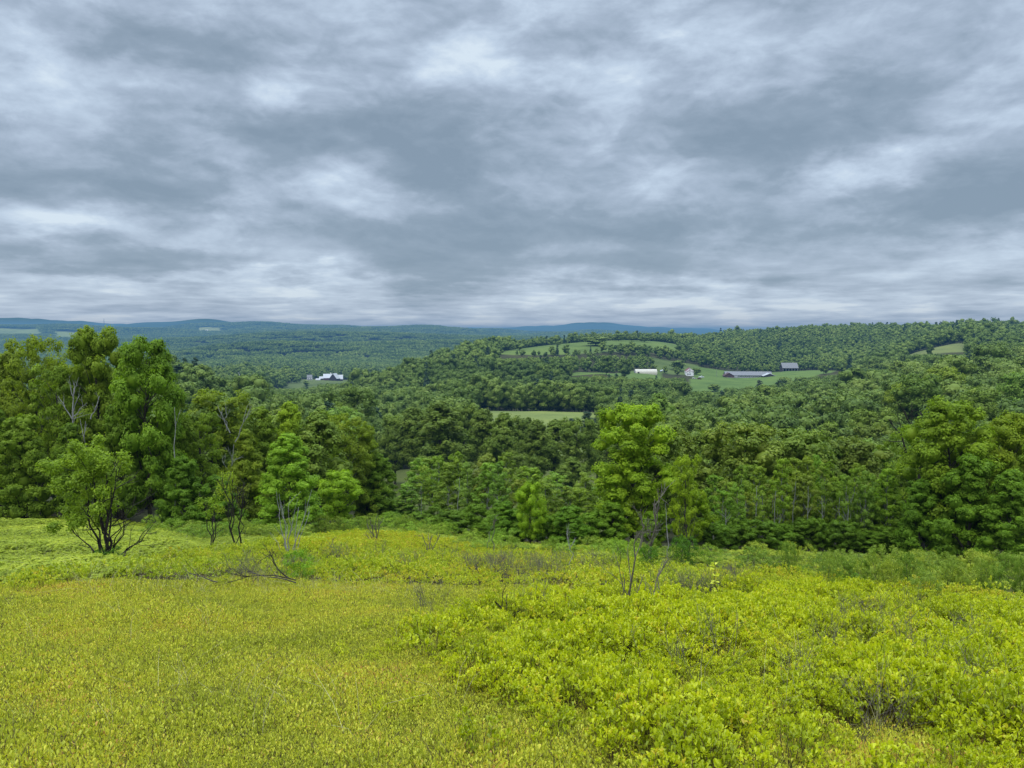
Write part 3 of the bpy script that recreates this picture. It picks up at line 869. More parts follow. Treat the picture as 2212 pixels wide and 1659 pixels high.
at = N(nt, 'ShaderNodeAttribute', attribute_name='land')
geo = N(nt, 'ShaderNodeNewGeometry')
n1 = N(nt, 'ShaderNodeTexNoise', i_Scale=.9, i_Detail=8.0, i_Roughness=.7); L(geo.outputs['Position'], n1.inputs['Vector'])
n2 = N(nt, 'ShaderNodeTexNoise', i_Scale=.045, i_Detail=8.0, i_Roughness=.65); L(geo.outputs['Position'], n2.inputs['Vector'])
n3 = N(nt, 'ShaderNodeTexNoise', i_Scale=.004, i_Detail=6.0, i_Roughness=.6); L(geo.outputs['Position'], n3.inputs['Vector'])
s1 = N(nt, 'ShaderNodeMath', operation='ADD'); L(n1.outputs['Fac'], s1.inputs[0]); L(n2.outputs['Fac'], s1.inputs[1])
s2 = N(nt, 'ShaderNodeMath', operation='ADD'); L(s1.outputs[0], s2.inputs[0]); L(n3.outputs['Fac'], s2.inputs[1])
rmp = ramp(nt, [(.36, (.45, .5, .5)), (.5, (1, 1, 1)), (.64, (1.5, 1.35, 1.0))]); 
dv = N(nt, 'ShaderNodeMath', operation='MULTIPLY', i_1=1 / 3); L(s2.outputs[0], dv.inputs[0]); L(dv.outputs[0], rmp.inputs[0])
mx = N(nt, 'ShaderNodeMix', data_type='RGBA', blend_type='MULTIPLY'); mx.inputs[0].default_value = 1
L(at.outputs['Color'], mx.inputs[6]); L(rmp.outputs[0], mx.inputs[7])
p = N(nt, 'ShaderNodeBsdfPrincipled', i_Roughness=.95); p.inputs['Specular IOR Level'].default_value = .05
bmp = N(nt, 'ShaderNodeBump', i_Strength=.6, i_Distance=.05); L(n1.outputs['Fac'], bmp.inputs['Height']); L(bmp.outputs[0], p.inputs['Normal'])
L(mx.outputs[2], p.inputs['Base Color']); L(p.outputs[0], out.inputs[0])
gme = mesh('ground', V, F, [gm], cols={'land': col}, smooth=True)
tag(obj('ground', gme), kind='structure')

# ---------------------------------------------------------------- low plants of the field
rngf = np.random.default_rng(77)


def tuft_mown(rng, n=105, r=.13, h=.11, ln=.019):
    az = rng.uniform(0, 6.28, n); q = r * np.sqrt(rng.random(n))
    z = h * rng.random(n) ** .7 * (1 - .35 * (q / r) ** 2)
    P = np.stack([q * np.cos(az), q * np.sin(az), z], 1)
    D = rdir(rng, n) * .8; D[:, 2] = np.abs(D[:, 2]) * .6 + .75
    Nv = rdir(rng, n) + np.array([0, 0, .8])
    sh = np.clip(rng.normal(.42, .17, n) + (z / h - .5) * .25, 0, 1)
    l_ = ln * rng.uniform(.7, 1.35, n)
    parts = [leaves6(P, D, Nv, l_, l_ * .52, sh)]
    bl = 4
    bP = np.stack([rng.uniform(-r, r, bl), rng.uniform(-r, r, bl), np.zeros(bl)], 1); bD = np.stack([rng.normal(0, .35, bl), rng.normal(0, .35, bl), np.ones(bl)], 1)
    V4, F4, A4 = leaves6(bP, bD, rdir(rng, bl), rng.uniform(.09, .17, bl), .005, np.full(bl, .22)); parts.append((V4, F4, A4))
    for i in range(9):
        b = rng.uniform(-r, r, 2)
        parts.append(tube([(b[0], b[1], -.03), (b[0] + rng.normal() * .01, b[1] + rng.normal() * .01, h * .55), (b[0] + rng.normal() * .02, b[1] + rng.normal() * .02, h * .95)], .0016, .001, 3))
    nl = len(parts[0][1]) + len(F4)
    V, F, A = cat_arrays(parts)
    return mesh('low_tuft', V, F, [M_MOWN, M_STEM], {'shade': A}, midx=np.where(np.arange(len(F)) < nl, 0, 1))


def bush_mesh(rng, mat, h=.42, r=.24, nst=20, ln=.046, per=8, leaf6=True, stem=True, ball=.05):
    """a low bush: upright twigs, each ending in a rosette of leaves"""
    P, D, Nv, S, st = [], [], [], [], []
    for i in range(nst):
        az = rng.uniform(0, 6.28); q = r * math.sqrt(rng.random())
        tip = np.array([q * math.cos(az), q * math.sin(az), h * rng.uniform(.55, 1.0) * (1 - .3 * (q / r) ** 2)])
        base = np.array([tip[0] * .35, tip[1] * .35, -.04])
        bs = rng.normal(.5, .13)
        if stem: st.append(tube(bend(rng, base, tip, 4, .06), .0035, .0018, 3))
        for lv in range(2 if leaf6 else 1):
            m = per if lv == 0 else max(3, per // 2)
            c = tip if lv == 0 else base + (tip - base) * rng.uniform(.62, .82)
            for k in range(m):
                a2 = k * 2.4 + rng.uniform(-.4, .4); tl = rng.uniform(.15, 1.25)
                d = np.array([math.cos(a2) * math.sin(tl), math.sin(a2) * math.sin(tl), math.cos(tl)])
                P.append(c + rng.normal(size=3) * .012 + np.array([0, 0, -.02 * tl])); D.append(d)
                Nv.append(np.array([-math.cos(a2) * math.cos(tl), -math.sin(a2) * math.cos(tl), math.sin(tl)]) + rng.normal(size=3) * .25)
                S.append(np.clip(bs + rng.normal(0, .12) - (.2 if lv else 0), 0, 1))
    P, D, Nv, S = map(np.array, (P, D, Nv, S))
    l_ = ln * rng.uniform(.7, 1.25, len(P))
    lf = (leaves6 if leaf6 else leaves4)(P, D, Nv, l_, l_ * (.55 if leaf6 else .6), S)
    return lf, st


def bush_one(name, rng, mat, **kw):
    lf, st = bush_mesh(rng, mat, **kw)
    V, F, A = cat_arrays([lf] + st)
    return mesh(name, V, F, [mat, M_STEM], {'shade': A}, midx=np.where(np.arange(len(F)) < len(lf[1]), 0, 1))


def scatter_px(n_per_m2, ymax, rng, xmul=.78, ymin=1.2):
    step = 1 / math.sqrt(n_per_m2)
    X, Y = jgrid(step, -xmul * ymax - 5, xmul * ymax + 5, ymin, ymax, rng, .5)
    k = np.abs(X) < xmul * Y + 4.5
    return X[k], Y[k]


wob = lambda X, Y: 14 * np.sin(X * 1.9 + Y * .7) + 9 * np.sin(X * .8 - Y * 1.7 + 2) + 8 * np.sin(X * 4.1 + Y * 3.3)
# patch outlines in survey coordinates, turned into ground polygons
PATCH_BUSH = [on_ground(*q) for q in [(905, 1420), (880, 1395), (985, 1345), (1120, 1330), (1160, 1305), (1400, 1300), (1520, 1290), (1640, 1275), (1860, 1290), (2080, 1310), (2300, 1345), (2700, 1500), (2700, 1800),
                                      (1320, 1800), (1240, 1660), (1180, 1560), (1090, 1470), (1000, 1440)]]
MOWN_FAR = [on_ground(*q) for q in [(-500, 1272), (0, 1270), (250, 1268), (560, 1262), (900, 1272), (1230, 1280), (1330, 1300)]]
STRIP_FAR = [on_ground(*q) for q in [(-400, 1276), (0, 1272), (200, 1266), (300, 1240), (360, 1205), (520, 1197), (700, 1168), (830, 1158), (1000, 1180), (1250, 1212), (1450, 1228), (1700, 1236), (1900, 1275), (2080, 1308), (2212, 1325), (2500, 1350)]]
mf = np.array(MOWN_FAR); sf = np.array(STRIP_FAR)
mown_far = lambda u: np.interp(u, mf[:, 0] / mf[:, 1], mf[:, 1])
strip_far = lambda u: np.interp(u, sf[:, 0] / sf[:, 1], sf[:, 1])

# the mown carpet
X, Y = scatter_px(150, 17, rngf)
u = X / Y
nb = np.sin(X * 1.3 + Y) * .6 + np.sin(Y * .9 - X * .4) * .5
in_b = in_poly(X + .25 * np.sin(Y * 2.1), Y + .25 * np.sin(X * 2.3), PATCH_BUSH)
k = (Y < mown_far(u) + .5 + .4 * np.sin(X * 1.1)) & ~(in_b & (rngf.random(len(X)) < .45))
X, Y = X[k], Y[k]
ths = [tuft_mown(np.random.default_rng(500 + i)) for i in range(7)]
hs = 1 + .25 * np.sin(X * 2.1 + np.sin(Y * 1.7) * 2) + rngf.normal(0, .14, len(X))
o = instancer('low_ground_cover', ths, M_MOWN, np.stack([X, Y, ground(X, Y)], 1), np.clip(hs, .55, 1.6), rngf.uniform(0, 6.28, len(X)), rngf.integers(0, 7, len(X)), tilt=rngf.normal(0, .12, len(X)))
tag(o, 'low yellow green carpet of small leaves on the mown part of the field', 'ground cover'); n_m = len(X)

# the bright bushes
X, Y = scatter_px(27, 30, rngf)
Xw, Yw = X + .35 * np.sin(Y * 2.1 + X), Y + .35 * np.sin(X * 2.3)
frac = np.mean([in_poly(Xw + r_ * math.cos(a_), Yw + r_ * math.sin(a_), PATCH_BUSH) for r_ in (.35, .8) for a_ in np.arange(8) * .785], 0)
k = rngf.random(len(X)) < frac ** 1.0
gap = np.sin(X * 1.15 + 1.3 * np.sin(Y * .8)) * np.cos(Y * 1.05 + np.sin(X * .9)) 
k &= ~((gap > .62) & (rngf.random(len(X)) < .75))
X, Y, frac = X[k], Y[k], frac[k]
ths = [bush_one('bright_bush', np.random.default_rng(520 + i), M_BUSH, h=.36 + .05 * (i % 3), r=.21, nst=23, ln=.038, per=10) for i in range(7)]
hs = np.clip(.80 + .26 * np.sin(X * 1.7 + 2 * np.sin(Y * 1.2)) + rngf.normal(0, .17, len(X)), .4, 1.3) * (.58 + .42 * frac)
o = instancer('bright_bushes', ths, M_BUSH, np.stack([X, Y, ground(X, Y)], 1), hs, rngf.uniform(0, 6.28, len(X)), rngf.integers(0, 7, len(X)), tilt=rngf.normal(0, .15, len(X)))
tag(o, 'knee high bright yellow green bushes growing close together', 'ground cover'); n_b = len(X)

# the golden strip beyond the mown part
X, Y = scatter_px(11, 44, rngf)
u = X / Y
rag = (rngf.normal(0, .45, len(X)) + .5 * np.sin(X * 1.1 + 1) + .4 * np.sin(X * 2.7)) * np.where(u < -.22, 1.0, .35)
k = (Y > mown_far(u) + rag) & (Y < strip_far(u) + 1.2 * np.sin(X * .7) + .8 * np.sin(X * 2.3 + Y)) & ~in_poly(X, Y, PATCH_BUSH)
X, Y = X[k], Y[k]
ths = [bush_one('golden_bush', np.random.default_rng(540 + i), M_STRIP, h=.36, r=.26, nst=24, ln=.046, per=6, leaf6=False, stem=(i < 3)) for i in range(6)]
hs = np.clip(.85 + .2 * np.sin(X * .9 + 2 * np.sin(Y * .6)) + rngf.normal(0, .15, len(X)), .45, 1.4)
hs = np.where(Y < mown_far(X / Y) + 2.5, hs * np.where(X / Y < -.22, .8, 1.12), hs)
o = instancer('golden_bushes', ths, M_STRIP, np.stack([X, Y, ground(X, Y)], 1), hs, rngf.uniform(0, 6.28, len(X)), rngf.integers(0, 6, len(X)), tilt=rngf.normal(0, .12, len(X)))
tag(o, 'golden green low bushes in the unmown strip across the field', 'ground cover'); n_s = len(X)


# ferns and fresh green growth toward the edge of the field
def fern(rng):
    parts = []
    for f in range(7):
        az = f * .9 + rng.uniform(-.3, .3); Lg = rng.uniform(.38, .55); up = rng.uniform(.6, 1.0)
        t = np.linspace(.25, 1, 11)
        x = Lg * t * .75; z = up * .45 * np.sin(t * 1.9)
        for sgn in (-1, 1):
            ll = .14 * np.sin(math.pi * (.12 + .82 * (1 - t))) + .02
            P = np.stack([x, np.zeros(11), z], 1)
            D = np.stack([np.full(11, .45), np.full(11, sgn * 1.0), np.full(11, -.12)], 1) + rng.normal(size=(11, 3)) * .1
            Nv = np.tile(np.array([[-.2, 0, 1.0]]), (11, 1)) + rng.normal(size=(11, 3)) * .15
            V, F, A = leaves4(P, D, Nv, ll, ll * .42 + .02, np.clip(rng.normal(.5, .15, 11), 0, 1))
            c, s = math.cos(az), math.sin(az)
            V = np.stack([V[:, 0] * c - V[:, 1] * s, V[:, 0] * s + V[:, 1] * c, V[:, 2]], 1)
            parts.append((V, F, A))
    V, F, A = cat_arrays(parts)
    return mesh('fern_clump', V, F, [M_FERN], {'shade': A})


X, Y = scatter_px(26, 50, rngf)
u = X / Y
k = (Y > strip_far(u) - .6 + .5 * np.sin(X)) & (Y < edge_dist(u) + 3) & (Y > mown_far(u) + rngf.normal(0, .5, len(X)) + .4 * np.sin(X * 1.6))
k &= ~((u > .22) & (rngf.random(len(X)) < .85))
X, Y = X[k], Y[k]
o = instancer('ferns', [fern(np.random.default_rng(560 + i)) for i in range(5)], M_FERN, np.stack([X, Y, ground(X, Y)], 1), rngf.uniform(.24, .50, len(X)) * (1 + .3 * np.sin(X * .8 + 2 * np.sin(Y * .5))), rngf.uniform(0, 6.28, len(X)), rngf.integers(0, 5, len(X)))
tag(o, 'light green ferns and fresh growth between the golden strip and the wood', 'ground cover'); n_f = len(X)


# grey dead twigs and pale grass stalks
def twig_clump(rng, n=16, h=.55, r=.2, mat=None, rad=.003):
    parts = []
    for i in range(n):
        b = rng.normal(size=2) * r * .4; e = b + rng.normal(size=2) * r * .8
        hh = h * rng.uniform(.5, 1)
        p = bend(rng, (b[0], b[1], -.03), (e[0], e[1], hh), 4, .05)
        parts.append(tube(p, rad, rad * .4, 3))
        for j in range(3):
            s = p[2] + (p[3] - p[2]) * rng.random()
            parts.append(tube([s, s + np.array([rng.normal() * .07, rng.normal() * .07, rng.uniform(.04, .14)])], rad * .5, rad * .25, 3))
    V, F, A = cat_arrays(parts)
    return mesh('twigs', V, F, [mat or M_TWIG])


def stalk_clump(rng):
    parts = []
    for i in range(4):
        b = rng.normal(size=2) * .06; l = rng.normal(size=2) * .18; hh = rng.uniform(.2, .42)
        parts.append(tube([(b[0], b[1], 0), (b[0] + l[0] * .4, b[1] + l[1] * .4, hh * .7), (b[0] + l[0], b[1] + l[1], hh)], .0014, .0007, 3))
    V, F, A = cat_arrays(parts)
    return mesh('stalks', V, F, [M_STRAW])


pts = []
for (x0, x1, y0, y1, n) in ((1000, 1330, 1218, 1262, 62), (1420, 1620, 1250, 1300, 24), (620, 1000, 1215, 1250, 26), (1750, 2212, 1330, 1440, 16), (1450, 2212, 1400, 1600, 14), (500, 640, 1240, 1275, 14), (880, 1150, 1290, 1370, 3)):
    for i in range(n):
        pts.append(on_ground(rngf.uniform(x0, x1), rngf.uniform(y0, y1)))
pts = np.array(pts)
o = instancer('dead_twigs', [twig_clump(np.random.default_rng(580 + i)) for i in range(4)], M_TWIG, np.stack([pts[:, 0], pts[:, 1], ground(pts[:, 0], pts[:, 1])], 1), rngf.uniform(.7, 1.25, len(pts)),
              rngf.uniform(0, 6.28, len(pts)), rngf.integers(0, 4, len(pts)))
tag(o, 'grey leafless twigs standing among the low bushes', 'twigs')
pts = []
for (x0, x1, y0, y1, n) in ((150, 1300, 1245, 1300, 200), (0, 560, 1150, 1262, 130), (0, 1000, 1300, 1640, 26), (1200, 2200, 1300, 1600, 20)):
    for i in range(n): pts.append(on_ground(rngf.uniform(x0, x1), rngf.uniform(y0, y1)))
pts = np.array(pts)
o = instancer('dry_grass', [stalk_clump(np.random.default_rng(590 + i)) for i in range(5)], M_STRAW, np.stack([pts[:, 0], pts[:, 1], ground(pts[:, 0], pts[:, 1])], 1), rngf.uniform(.6, 1.2, len(pts)),
              rngf.uniform(0, 6.28, len(pts)), rngf.integers(0, 5, len(pts)))
tag(o, 'thin straw coloured grass stalks above the mown carpet', 'grass')
print('plants', n_m, n_b, n_s, n_f)

# single bright bushes standing in the mown carpet
ub = [bush_mesh(np.random.default_rng(610 + i), M_BUSH, h=.42, r=.2, nst=17, ln=.042, per=9) for i in range(3)]
ub = [(mesh('leaves', a[0], a[1], [M_BUSH], {'shade': a[2]}), mesh('twig', *cat_arrays(b)[:2], [M_STEM])) for a, b in ub]
for k, (ox, oy, s, lab) in enumerate([(1040, 1650, .95, 'bright bush standing by itself at the bottom edge of the mown carpet'), (735, 1428, .55, 'small bright bush alone in the mown carpet, leftmost of them'),
                                      (800, 1372, .5, 'small faint bush in the mown carpet, upper one of the two small ones'), (925, 1430, 1.25, 'biggest round bright bush at the tip of the bushy patch'), (980, 1400, 1.0, 'bright bush just behind the biggest round one'),
                                      (900, 1395, .9, 'bright bush on the outermost left tip of the bushy patch'), (1010, 1500, .55, 'little bush in the mown carpet below the biggest round one'), (905, 1545, .5, 'little bush between the lone bottom bush and the tip of the patch'),
                                      (820, 1560, .45, 'smallest bright tuft in the mown carpet')]):
    x, y = on_ground(ox, oy)
    t = empty('bright_bush', (x, y, gz(x, y)), k * 1.3, (s, s, s), lab, 'bush')
    obj('leaves', ub[k % 3][0], t); obj('twigs', ub[k % 3][1], t)


# ---------------------------------------------------------------- shrubs and saplings along the margin
def shrub_proto(seed, H=1.5, R=.85, nl=46, nc=7, nf=13, size=.07):
    rng = np.random.default_rng(seed)
    lf, C, cl = crown(rng, H, .05, R, lambda t: .45 + .55 * math.sin(math.pi * (.15 + .7 * t)), nl, nc, nf, size, lobe=.24, up=.2, flat=1.3, asp=.36, solid=0, irr=.4)
    st = []
    for i in range(0, nl, 2):
        st.append(tube(bend(rng, (C[i, 0] * .12, C[i, 1] * .12, -.1), C[i] + np.array([0, 0, .05]), 5, .05), .010, .004, 4))
    V, F, A = cat_arrays(st)
    return mesh('shrub_leaves', lf[0], lf[1], [M_SHRUB], {'shade': lf[2]}), mesh('shrub_stem', V, F, [M_BARK])


SHR = [shrub_proto(640 + i) for i in range(5)]


def shrub(ox, oytop, oybase, hw, tint, label, group=None, name='leafy_shrub'):
    x, y = on_ground(ox, oybase)
    _, Tt = ray(ox, oytop)
    H = max(.35, (EYE - Tt * y) - gz(x, y))
    Rw = hw * OV / FPX * y / .85
    s = H / 1.5
    shrub.k += 1
    t = empty(name, (x, y, gz(x, y) - .03), shrub.k * 2.1, (Rw, Rw, s), label, 'shrub', group)
    c = obj('leaves', SHR[shrub.k % 5][0], t); c.color = (*tint, 1)
    obj('stems', SHR[shrub.k % 5][1], t)
    return t


shrub.k = 0
gR = 'pale willow like shrubs of the thick band below the aspen stand'
LABR = ['pale feathery shrub in the band between the golden bushes and the aspen stand', 'yellowish feathery shrub in the band between the golden bushes and the aspen stand', 'greener feathery shrub in the band below the great dome maple']
for row, (y0, y1, n) in enumerate(((1212, 1232, 15), (1232, 1262, 17), (1258, 1300, 14))):
    for k in range(n):
        f = (k + rr.uniform(.1, .9)) / n
        x0 = (1510, 1600, 1780)[row]; ox = x0 + (2240 - x0) * f
        rise = (ox - 1550) / 660
        ob = y0 + (y1 - y0) * rise * 1.1 + rr.uniform(-4, 6) + row * 2
        top = max(ob - rr.uniform(40, 72) * (1 + .35 * row), 1166 + 20 * rise + rr.uniform(0, 34))
        i = rr.randrange(3)
        tint = [(.80, .84, .95), (1.02, .95, .8), (.50, .62, .56)][i]
        shrub(ox, top, ob, rr.uniform(24, 44), tint, LABR[i], LABR[i] + 's')
for ox, ot, ob, hw, tint, lab in [
        (885, 1130, 1160, 34, (.85, .98, .75), 'rounded green shrub on the open slope left of the middle'), (935, 1118, 1150, 34, (.7, .85, .62), 'darker shrub before the aspen thicket, right of the rounded one'),
        (970, 1128, 1162, 18, (.8, .95, .75), 'narrow upright shrub right of the darker shrub'), (1030, 1150, 1172, 30, (.9, 1.0, .7), 'low spreading shrub left of the slim stemmed bright maple'),
        (1090, 1140, 1180, 34, (.72, .88, .72), 'dull green shrub at the edge before the dark sapling'), (1190, 1175, 1196, 24, (.8, .95, .8), 'small shrub just right of the slim stemmed bright maple'),
        (1280, 1178, 1202, 30, (.85, 1.0, .95), 'shrub in the low margin left of the dead trunk, nearest the edge'), (1330, 1168, 1200, 30, (.8, .95, .9), 'soft green shrub behind the dead leaning stem'),
        (425, 1135, 1168, 42, (.66, .78, .62), 'bushy green shrub behind the thin stemmed sapling clump'), (480, 1128, 1165, 36, (.6, .74, .6), 'shrub in the shade left of the feathery pyramid tree'),
        (545, 1122, 1150, 38, (.66, .80, .6), 'wide shrub under the feathery pyramid tree'), (320, 1135, 1160, 18, (.55, .66, .6), 'small dark shrub right of the many stemmed shrub tree'), (690, 1125, 1150, 30, (.75, .9, .65), 'shrub at the foot of the small round tree, left side'),
        (780, 1118, 1146, 30, (.8, .95, .7), 'shrub at the foot of the small round tree, right side'), (835, 1110, 1138, 30, (.8, .95, .75), 'shrub between the small round tree and the aspen thicket'),
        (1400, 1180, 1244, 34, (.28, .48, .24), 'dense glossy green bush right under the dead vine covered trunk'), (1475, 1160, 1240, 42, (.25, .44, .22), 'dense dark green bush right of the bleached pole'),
        (1345, 1165, 1225, 34, (.9, 1.05, .8), 'tall pale shrub left of the dead vine covered trunk'), (1735, 1222, 1248, 24, (.7, .86, .8), 'small blue green shrub alone in the golden strip'), (1790, 1222, 1250, 24, (.75, .9, .85), 'second small blue green shrub in the golden strip'),
        (1850, 1240, 1275, 40, (.7, .98, .7), 'broad leaved fresh green shrub before the feathery band'), (645, 1188, 1264, 44, (.62, .86, .4), 'grape like vine bush with big light leaves at the dead stems'),
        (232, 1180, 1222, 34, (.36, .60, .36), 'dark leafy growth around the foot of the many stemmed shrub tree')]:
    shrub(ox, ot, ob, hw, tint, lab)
gm_ = 'low green shrubs along the margin between the field and the wood'
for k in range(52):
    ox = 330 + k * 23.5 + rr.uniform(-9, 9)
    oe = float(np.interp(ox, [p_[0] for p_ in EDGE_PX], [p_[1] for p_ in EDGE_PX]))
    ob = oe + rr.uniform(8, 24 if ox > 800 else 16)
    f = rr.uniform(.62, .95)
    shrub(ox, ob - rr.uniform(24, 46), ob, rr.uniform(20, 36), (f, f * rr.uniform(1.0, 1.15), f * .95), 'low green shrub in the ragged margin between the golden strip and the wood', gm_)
# the pale little sapling among the bright bushes
x, y = on_ground(1552, 1330)
t = empty('pale_sapling', (x, y, gz(x, y)), 0, (1, 1, 1), 'tiny sapling with large pale yellow leaves, upright among the bright bushes', 'sapling')
rng = np.random.default_rng(5)
st = bend(rng, (0, 0, -.05), (-.08, 0, .95), 8, .02)
obj('stem', mesh('stem', *tube(st, .006, .003, 4)[:2], [M_STEM]), t)
n = 26; q = rng.uniform(.25, 1, n); P = np.stack([np.interp(q, np.linspace(0, 1, 8), st[:, j]) for j in range(3)], 1)
D = rdir(rng, n); D[:, 2] = np.abs(D[:, 2]) * .3
V, F, A = leaves6(P, D, np.tile([[0, 0, 1.]], (n, 1)) + rng.normal(size=(n, 3)) * .3, rng.uniform(.07, .11, n), .06, np.full(n, 1.0))
c = obj('leaves', mesh('leaves', V, F, [M_SHRUB], {'shade': A}), t); c.color = (1.5, 1.35, 1.1, 1)


# ---------------------------------------------------------------- bare and half bare shrubs
def branchy(rng, p0, d, L, r, depth, out, spread=.5, upb=.15, kids=(2, 3), seg=5):
    d = nrm(np.asarray(d, float)); pts = [np.asarray(p0, float)]
    for i in range(seg):
        d = nrm(d + rng.normal(size=3) * .10 + np.array([0, 0, upb * .3]))
        pts.append(pts[-1] + d * L / seg)
    pts = np.array(pts)
    out.append(tube(pts, r, r * .45, 5 if depth > 1 else 4))
    if depth > 0:
        for k in range(rng.integers(kids[0], kids[1] + 1)):
            q = rng.uniform(.35, .95); s = pts[0] + 0
            j = min(seg - 1, int(q * seg)); s = pts[j] + (pts[j + 1] - pts[j]) * (q * seg - j)
            nd = nrm(d + rng.normal(size=3) * spread + np.array([0, 0, upb]))
            branchy(rng, s, nd, L * rng.uniform(.4, .65), r * .5, depth - 1, out, spread, upb, kids, seg)
    return pts


def stemmed(name, ox, oybase, stems, mat, label, cat, seed, depth=2, kids=(2, 3), spread=.4, leaves=None, part='stem', upb=.12):
    """stems: list of (top ov x, top ov y, radius m); every stem is a part of its own"""
    x, y = on_ground(ox, oybase); z = gz(x, y)
    t = empty(name, (x, y, z), 0, (1, 1, 1), label, cat)
    rng = np.random.default_rng(seed)
    ends = []
    for (sx, sy, r) in stems:
        u, T = ray(sx, sy)
        e = np.array([u * y - x, rng.normal() * .25, EYE - T * y - z])
        out = []
        b = np.array([rng.normal() * .06, rng.normal() * .06, -.08])
        Lg = np.linalg.norm(e - b)
        pts = bend(rng, b, e, 7, .03)
        out.append(tube(pts, r, r * .3, 6))
        for k in range(rng.integers(kids[0], kids[1] + 1) if depth else 0):
            q = rng.uniform(.3, .92); j = int(q * 6); s = pts[j] + (pts[min(j + 1, 6)] - pts[j]) * (q * 6 - j)
            d = nrm(nrm(e - b) + rng.normal(size=3) * spread)
            branchy(rng, s, d, Lg * rng.uniform(.2, .4), r * .45, depth - 1, out, spread, upb, kids)
        V, F, _ = cat_arrays(out)
        obj(part, mesh(part, V, F, [mat], smooth=True), t)
        ends.append(pts)
    return t, (x, y, z), ends


# many stemmed shrub tree on the left
t, (x, y, z), ends = stemmed('shrub_tree', 235, 1222, [(205, 1010, 0.034), (228, 1000, 0.031), (180, 1040, 0.031), (248, 1050, 0.031), (160, 1075, 0.028), (262, 1010, 0.028), (300, 1150, 0.022), (285, 1075, 0.022), (215, 1060, 0.025), (140, 1142, 0.025), (322, 1140, 0.019), (268, 1100, 0.019)], M_BARK_DK,
                          'many stemmed shrub tree with dark bare lower branches, alone in the ferns', 'shrub', 31, 2, (3, 4), .55)
rng = np.random.default_rng(33)
m = OV / FPX * y
C, lr = [], []
for (cx, cy, hw, hh) in [(190, 965, 30, 26), (160, 990, 34, 22), (120, 985, 22, 18), (215, 985, 34, 30), (235, 1015, 30, 34), (185, 1020, 34, 28), (150, 1030, 30, 24), (205, 1055, 34, 28), (250, 1045, 20, 26), (170, 1065, 28, 24),
                         (150, 1100, 24, 18), (180, 1110, 30, 20), (225, 1090, 28, 24), (245, 1080, 18, 18), (140, 1120, 14, 12), (205, 1125, 24, 14), (100, 1000, 16, 12), (245, 985, 18, 16), (175, 945, 16, 12), (200, 1010, 36, 34)]:
    for rep in range(2):
        u, T = ray(cx, cy)
        C.append(((u * y - x) * .84 - .05, rng.normal() * .4, (EYE - T * y - z) * .95)); lr.append(hw * m * .5)
C = np.array(C); lr = np.array(lr)
li = np.repeat(np.arange(len(C)), 13); d = rdir(rng, len(li)); cl = C[li] + d * (lr[li] * rng.uniform(.4, 1.05, len(li)))[:, None]
ki = np.repeat(np.arange(len(li)), 22); e = rdir(rng, len(ki))
P = cl[ki] + e * (.14 * rng.random(len(ki)) ** .4)[:, None]
Nv = nrm(e * .5 + d[ki] * .4 + np.array([0, 0, .5]) + rng.normal(size=e.shape) * .4); ln = rng.uniform(.05, .085, len(ki))
V, F, A = leaves4(P, np.cross(Nv, rdir(rng, len(ki))), Nv, ln, ln * .55, np.clip(.45 + rng.normal(0, .16, len(li))[ki] + rng.normal(0, .13, len(ki)), 0, 1))
c = obj('crown', mesh('crown', V, F, [M_LEAF], {'shade': A}), t); c.color = (1.2, 1.2, 1.2, 1)


def leafy(t, org, spots, seed, size=.06, tint=(1, 1, 1), n=14, per=18, mat=None):
    x, y, z = org; rng = np.random.default_rng(seed); m = OV / FPX * y
    Ps, Ns, Sh = [], [], []
    for (cx, cy, hw) in spots:
        u, T = ray(cx, cy); c = np.array([u * y - x, 0, EYE - T * y - z])
        k = c + rdir(rng, n) * hw * m * rng.uniform(.3, 1, (n, 1))
        q = np.repeat(k, per, 0); e = rdir(rng, len(q))
        Ps.append(q + e * (.11 * rng.random(len(q)) ** .4)[:, None]); Ns.append(nrm(e + np.array([0, 0, .6]))); Sh.append(np.clip(np.repeat(rng.normal(.5, .15, n), per) + rng.normal(0, .12, len(q)), 0, 1))
    P = np.concatenate(Ps); Nv = np.concatenate(Ns); ln = size * rng.uniform(.7, 1.3, len(P))
    V, F, A = leaves4(P, np.cross(Nv, rdir(rng, len(P))), Nv, ln, ln * .55, np.concatenate(Sh))
    c = obj('leaves', mesh('leaves', V, F, [mat or M_LEAF], {'shade': A}), t); c.color = (*tint, 1)


t, o3, _ = stemmed('thin_sapling', 512, 1190, [(488, 1030, .03), (505, 1040, .028), (520, 1050, .03), (530, 1075, .02)], M_BARK_DK, 'clump of thin dark stems with a small fading crown, right one of the pair', 'sapling', 41, 2, (4, 6), .35)
leafy(t, o3, [(485, 1030, 14), (478, 1055, 16), (492, 1075, 14), (475, 1100, 12), (500, 1050, 10), (500, 1030, 10)], 42, .06, (1.5, 1.35, 1.3), 12, 16)
t, o3, _ = stemmed('thin_sapling', 456, 1190, [(440, 1085, .022), (455, 1075, .022), (470, 1090, .02)], M_BARK_DK, 'clump of thin dark stems with scant leaves, left one of the pair', 'sapling', 43, 2, (3, 5), .4)
leafy(t, o3, [(440, 1090, 16), (465, 1080, 16), (452, 1105, 14)], 44, .06, (1.1, 1.15, 1.0), 12, 14)
stemmed('dead_shrub', 622, 1210, [(606, 1065, .016), (618, 1078, .016), (628, 1072, .014), (640, 1105, .016), (668, 1062, .014), (662, 1110, .012), (600, 1100, .012), (640, 1080, .012), (585, 1150, .010)], M_BARK_WHITE, 'bleached leafless stems rising from the vine bush', 'dead shrub', 45, 1, (1, 2), .25)
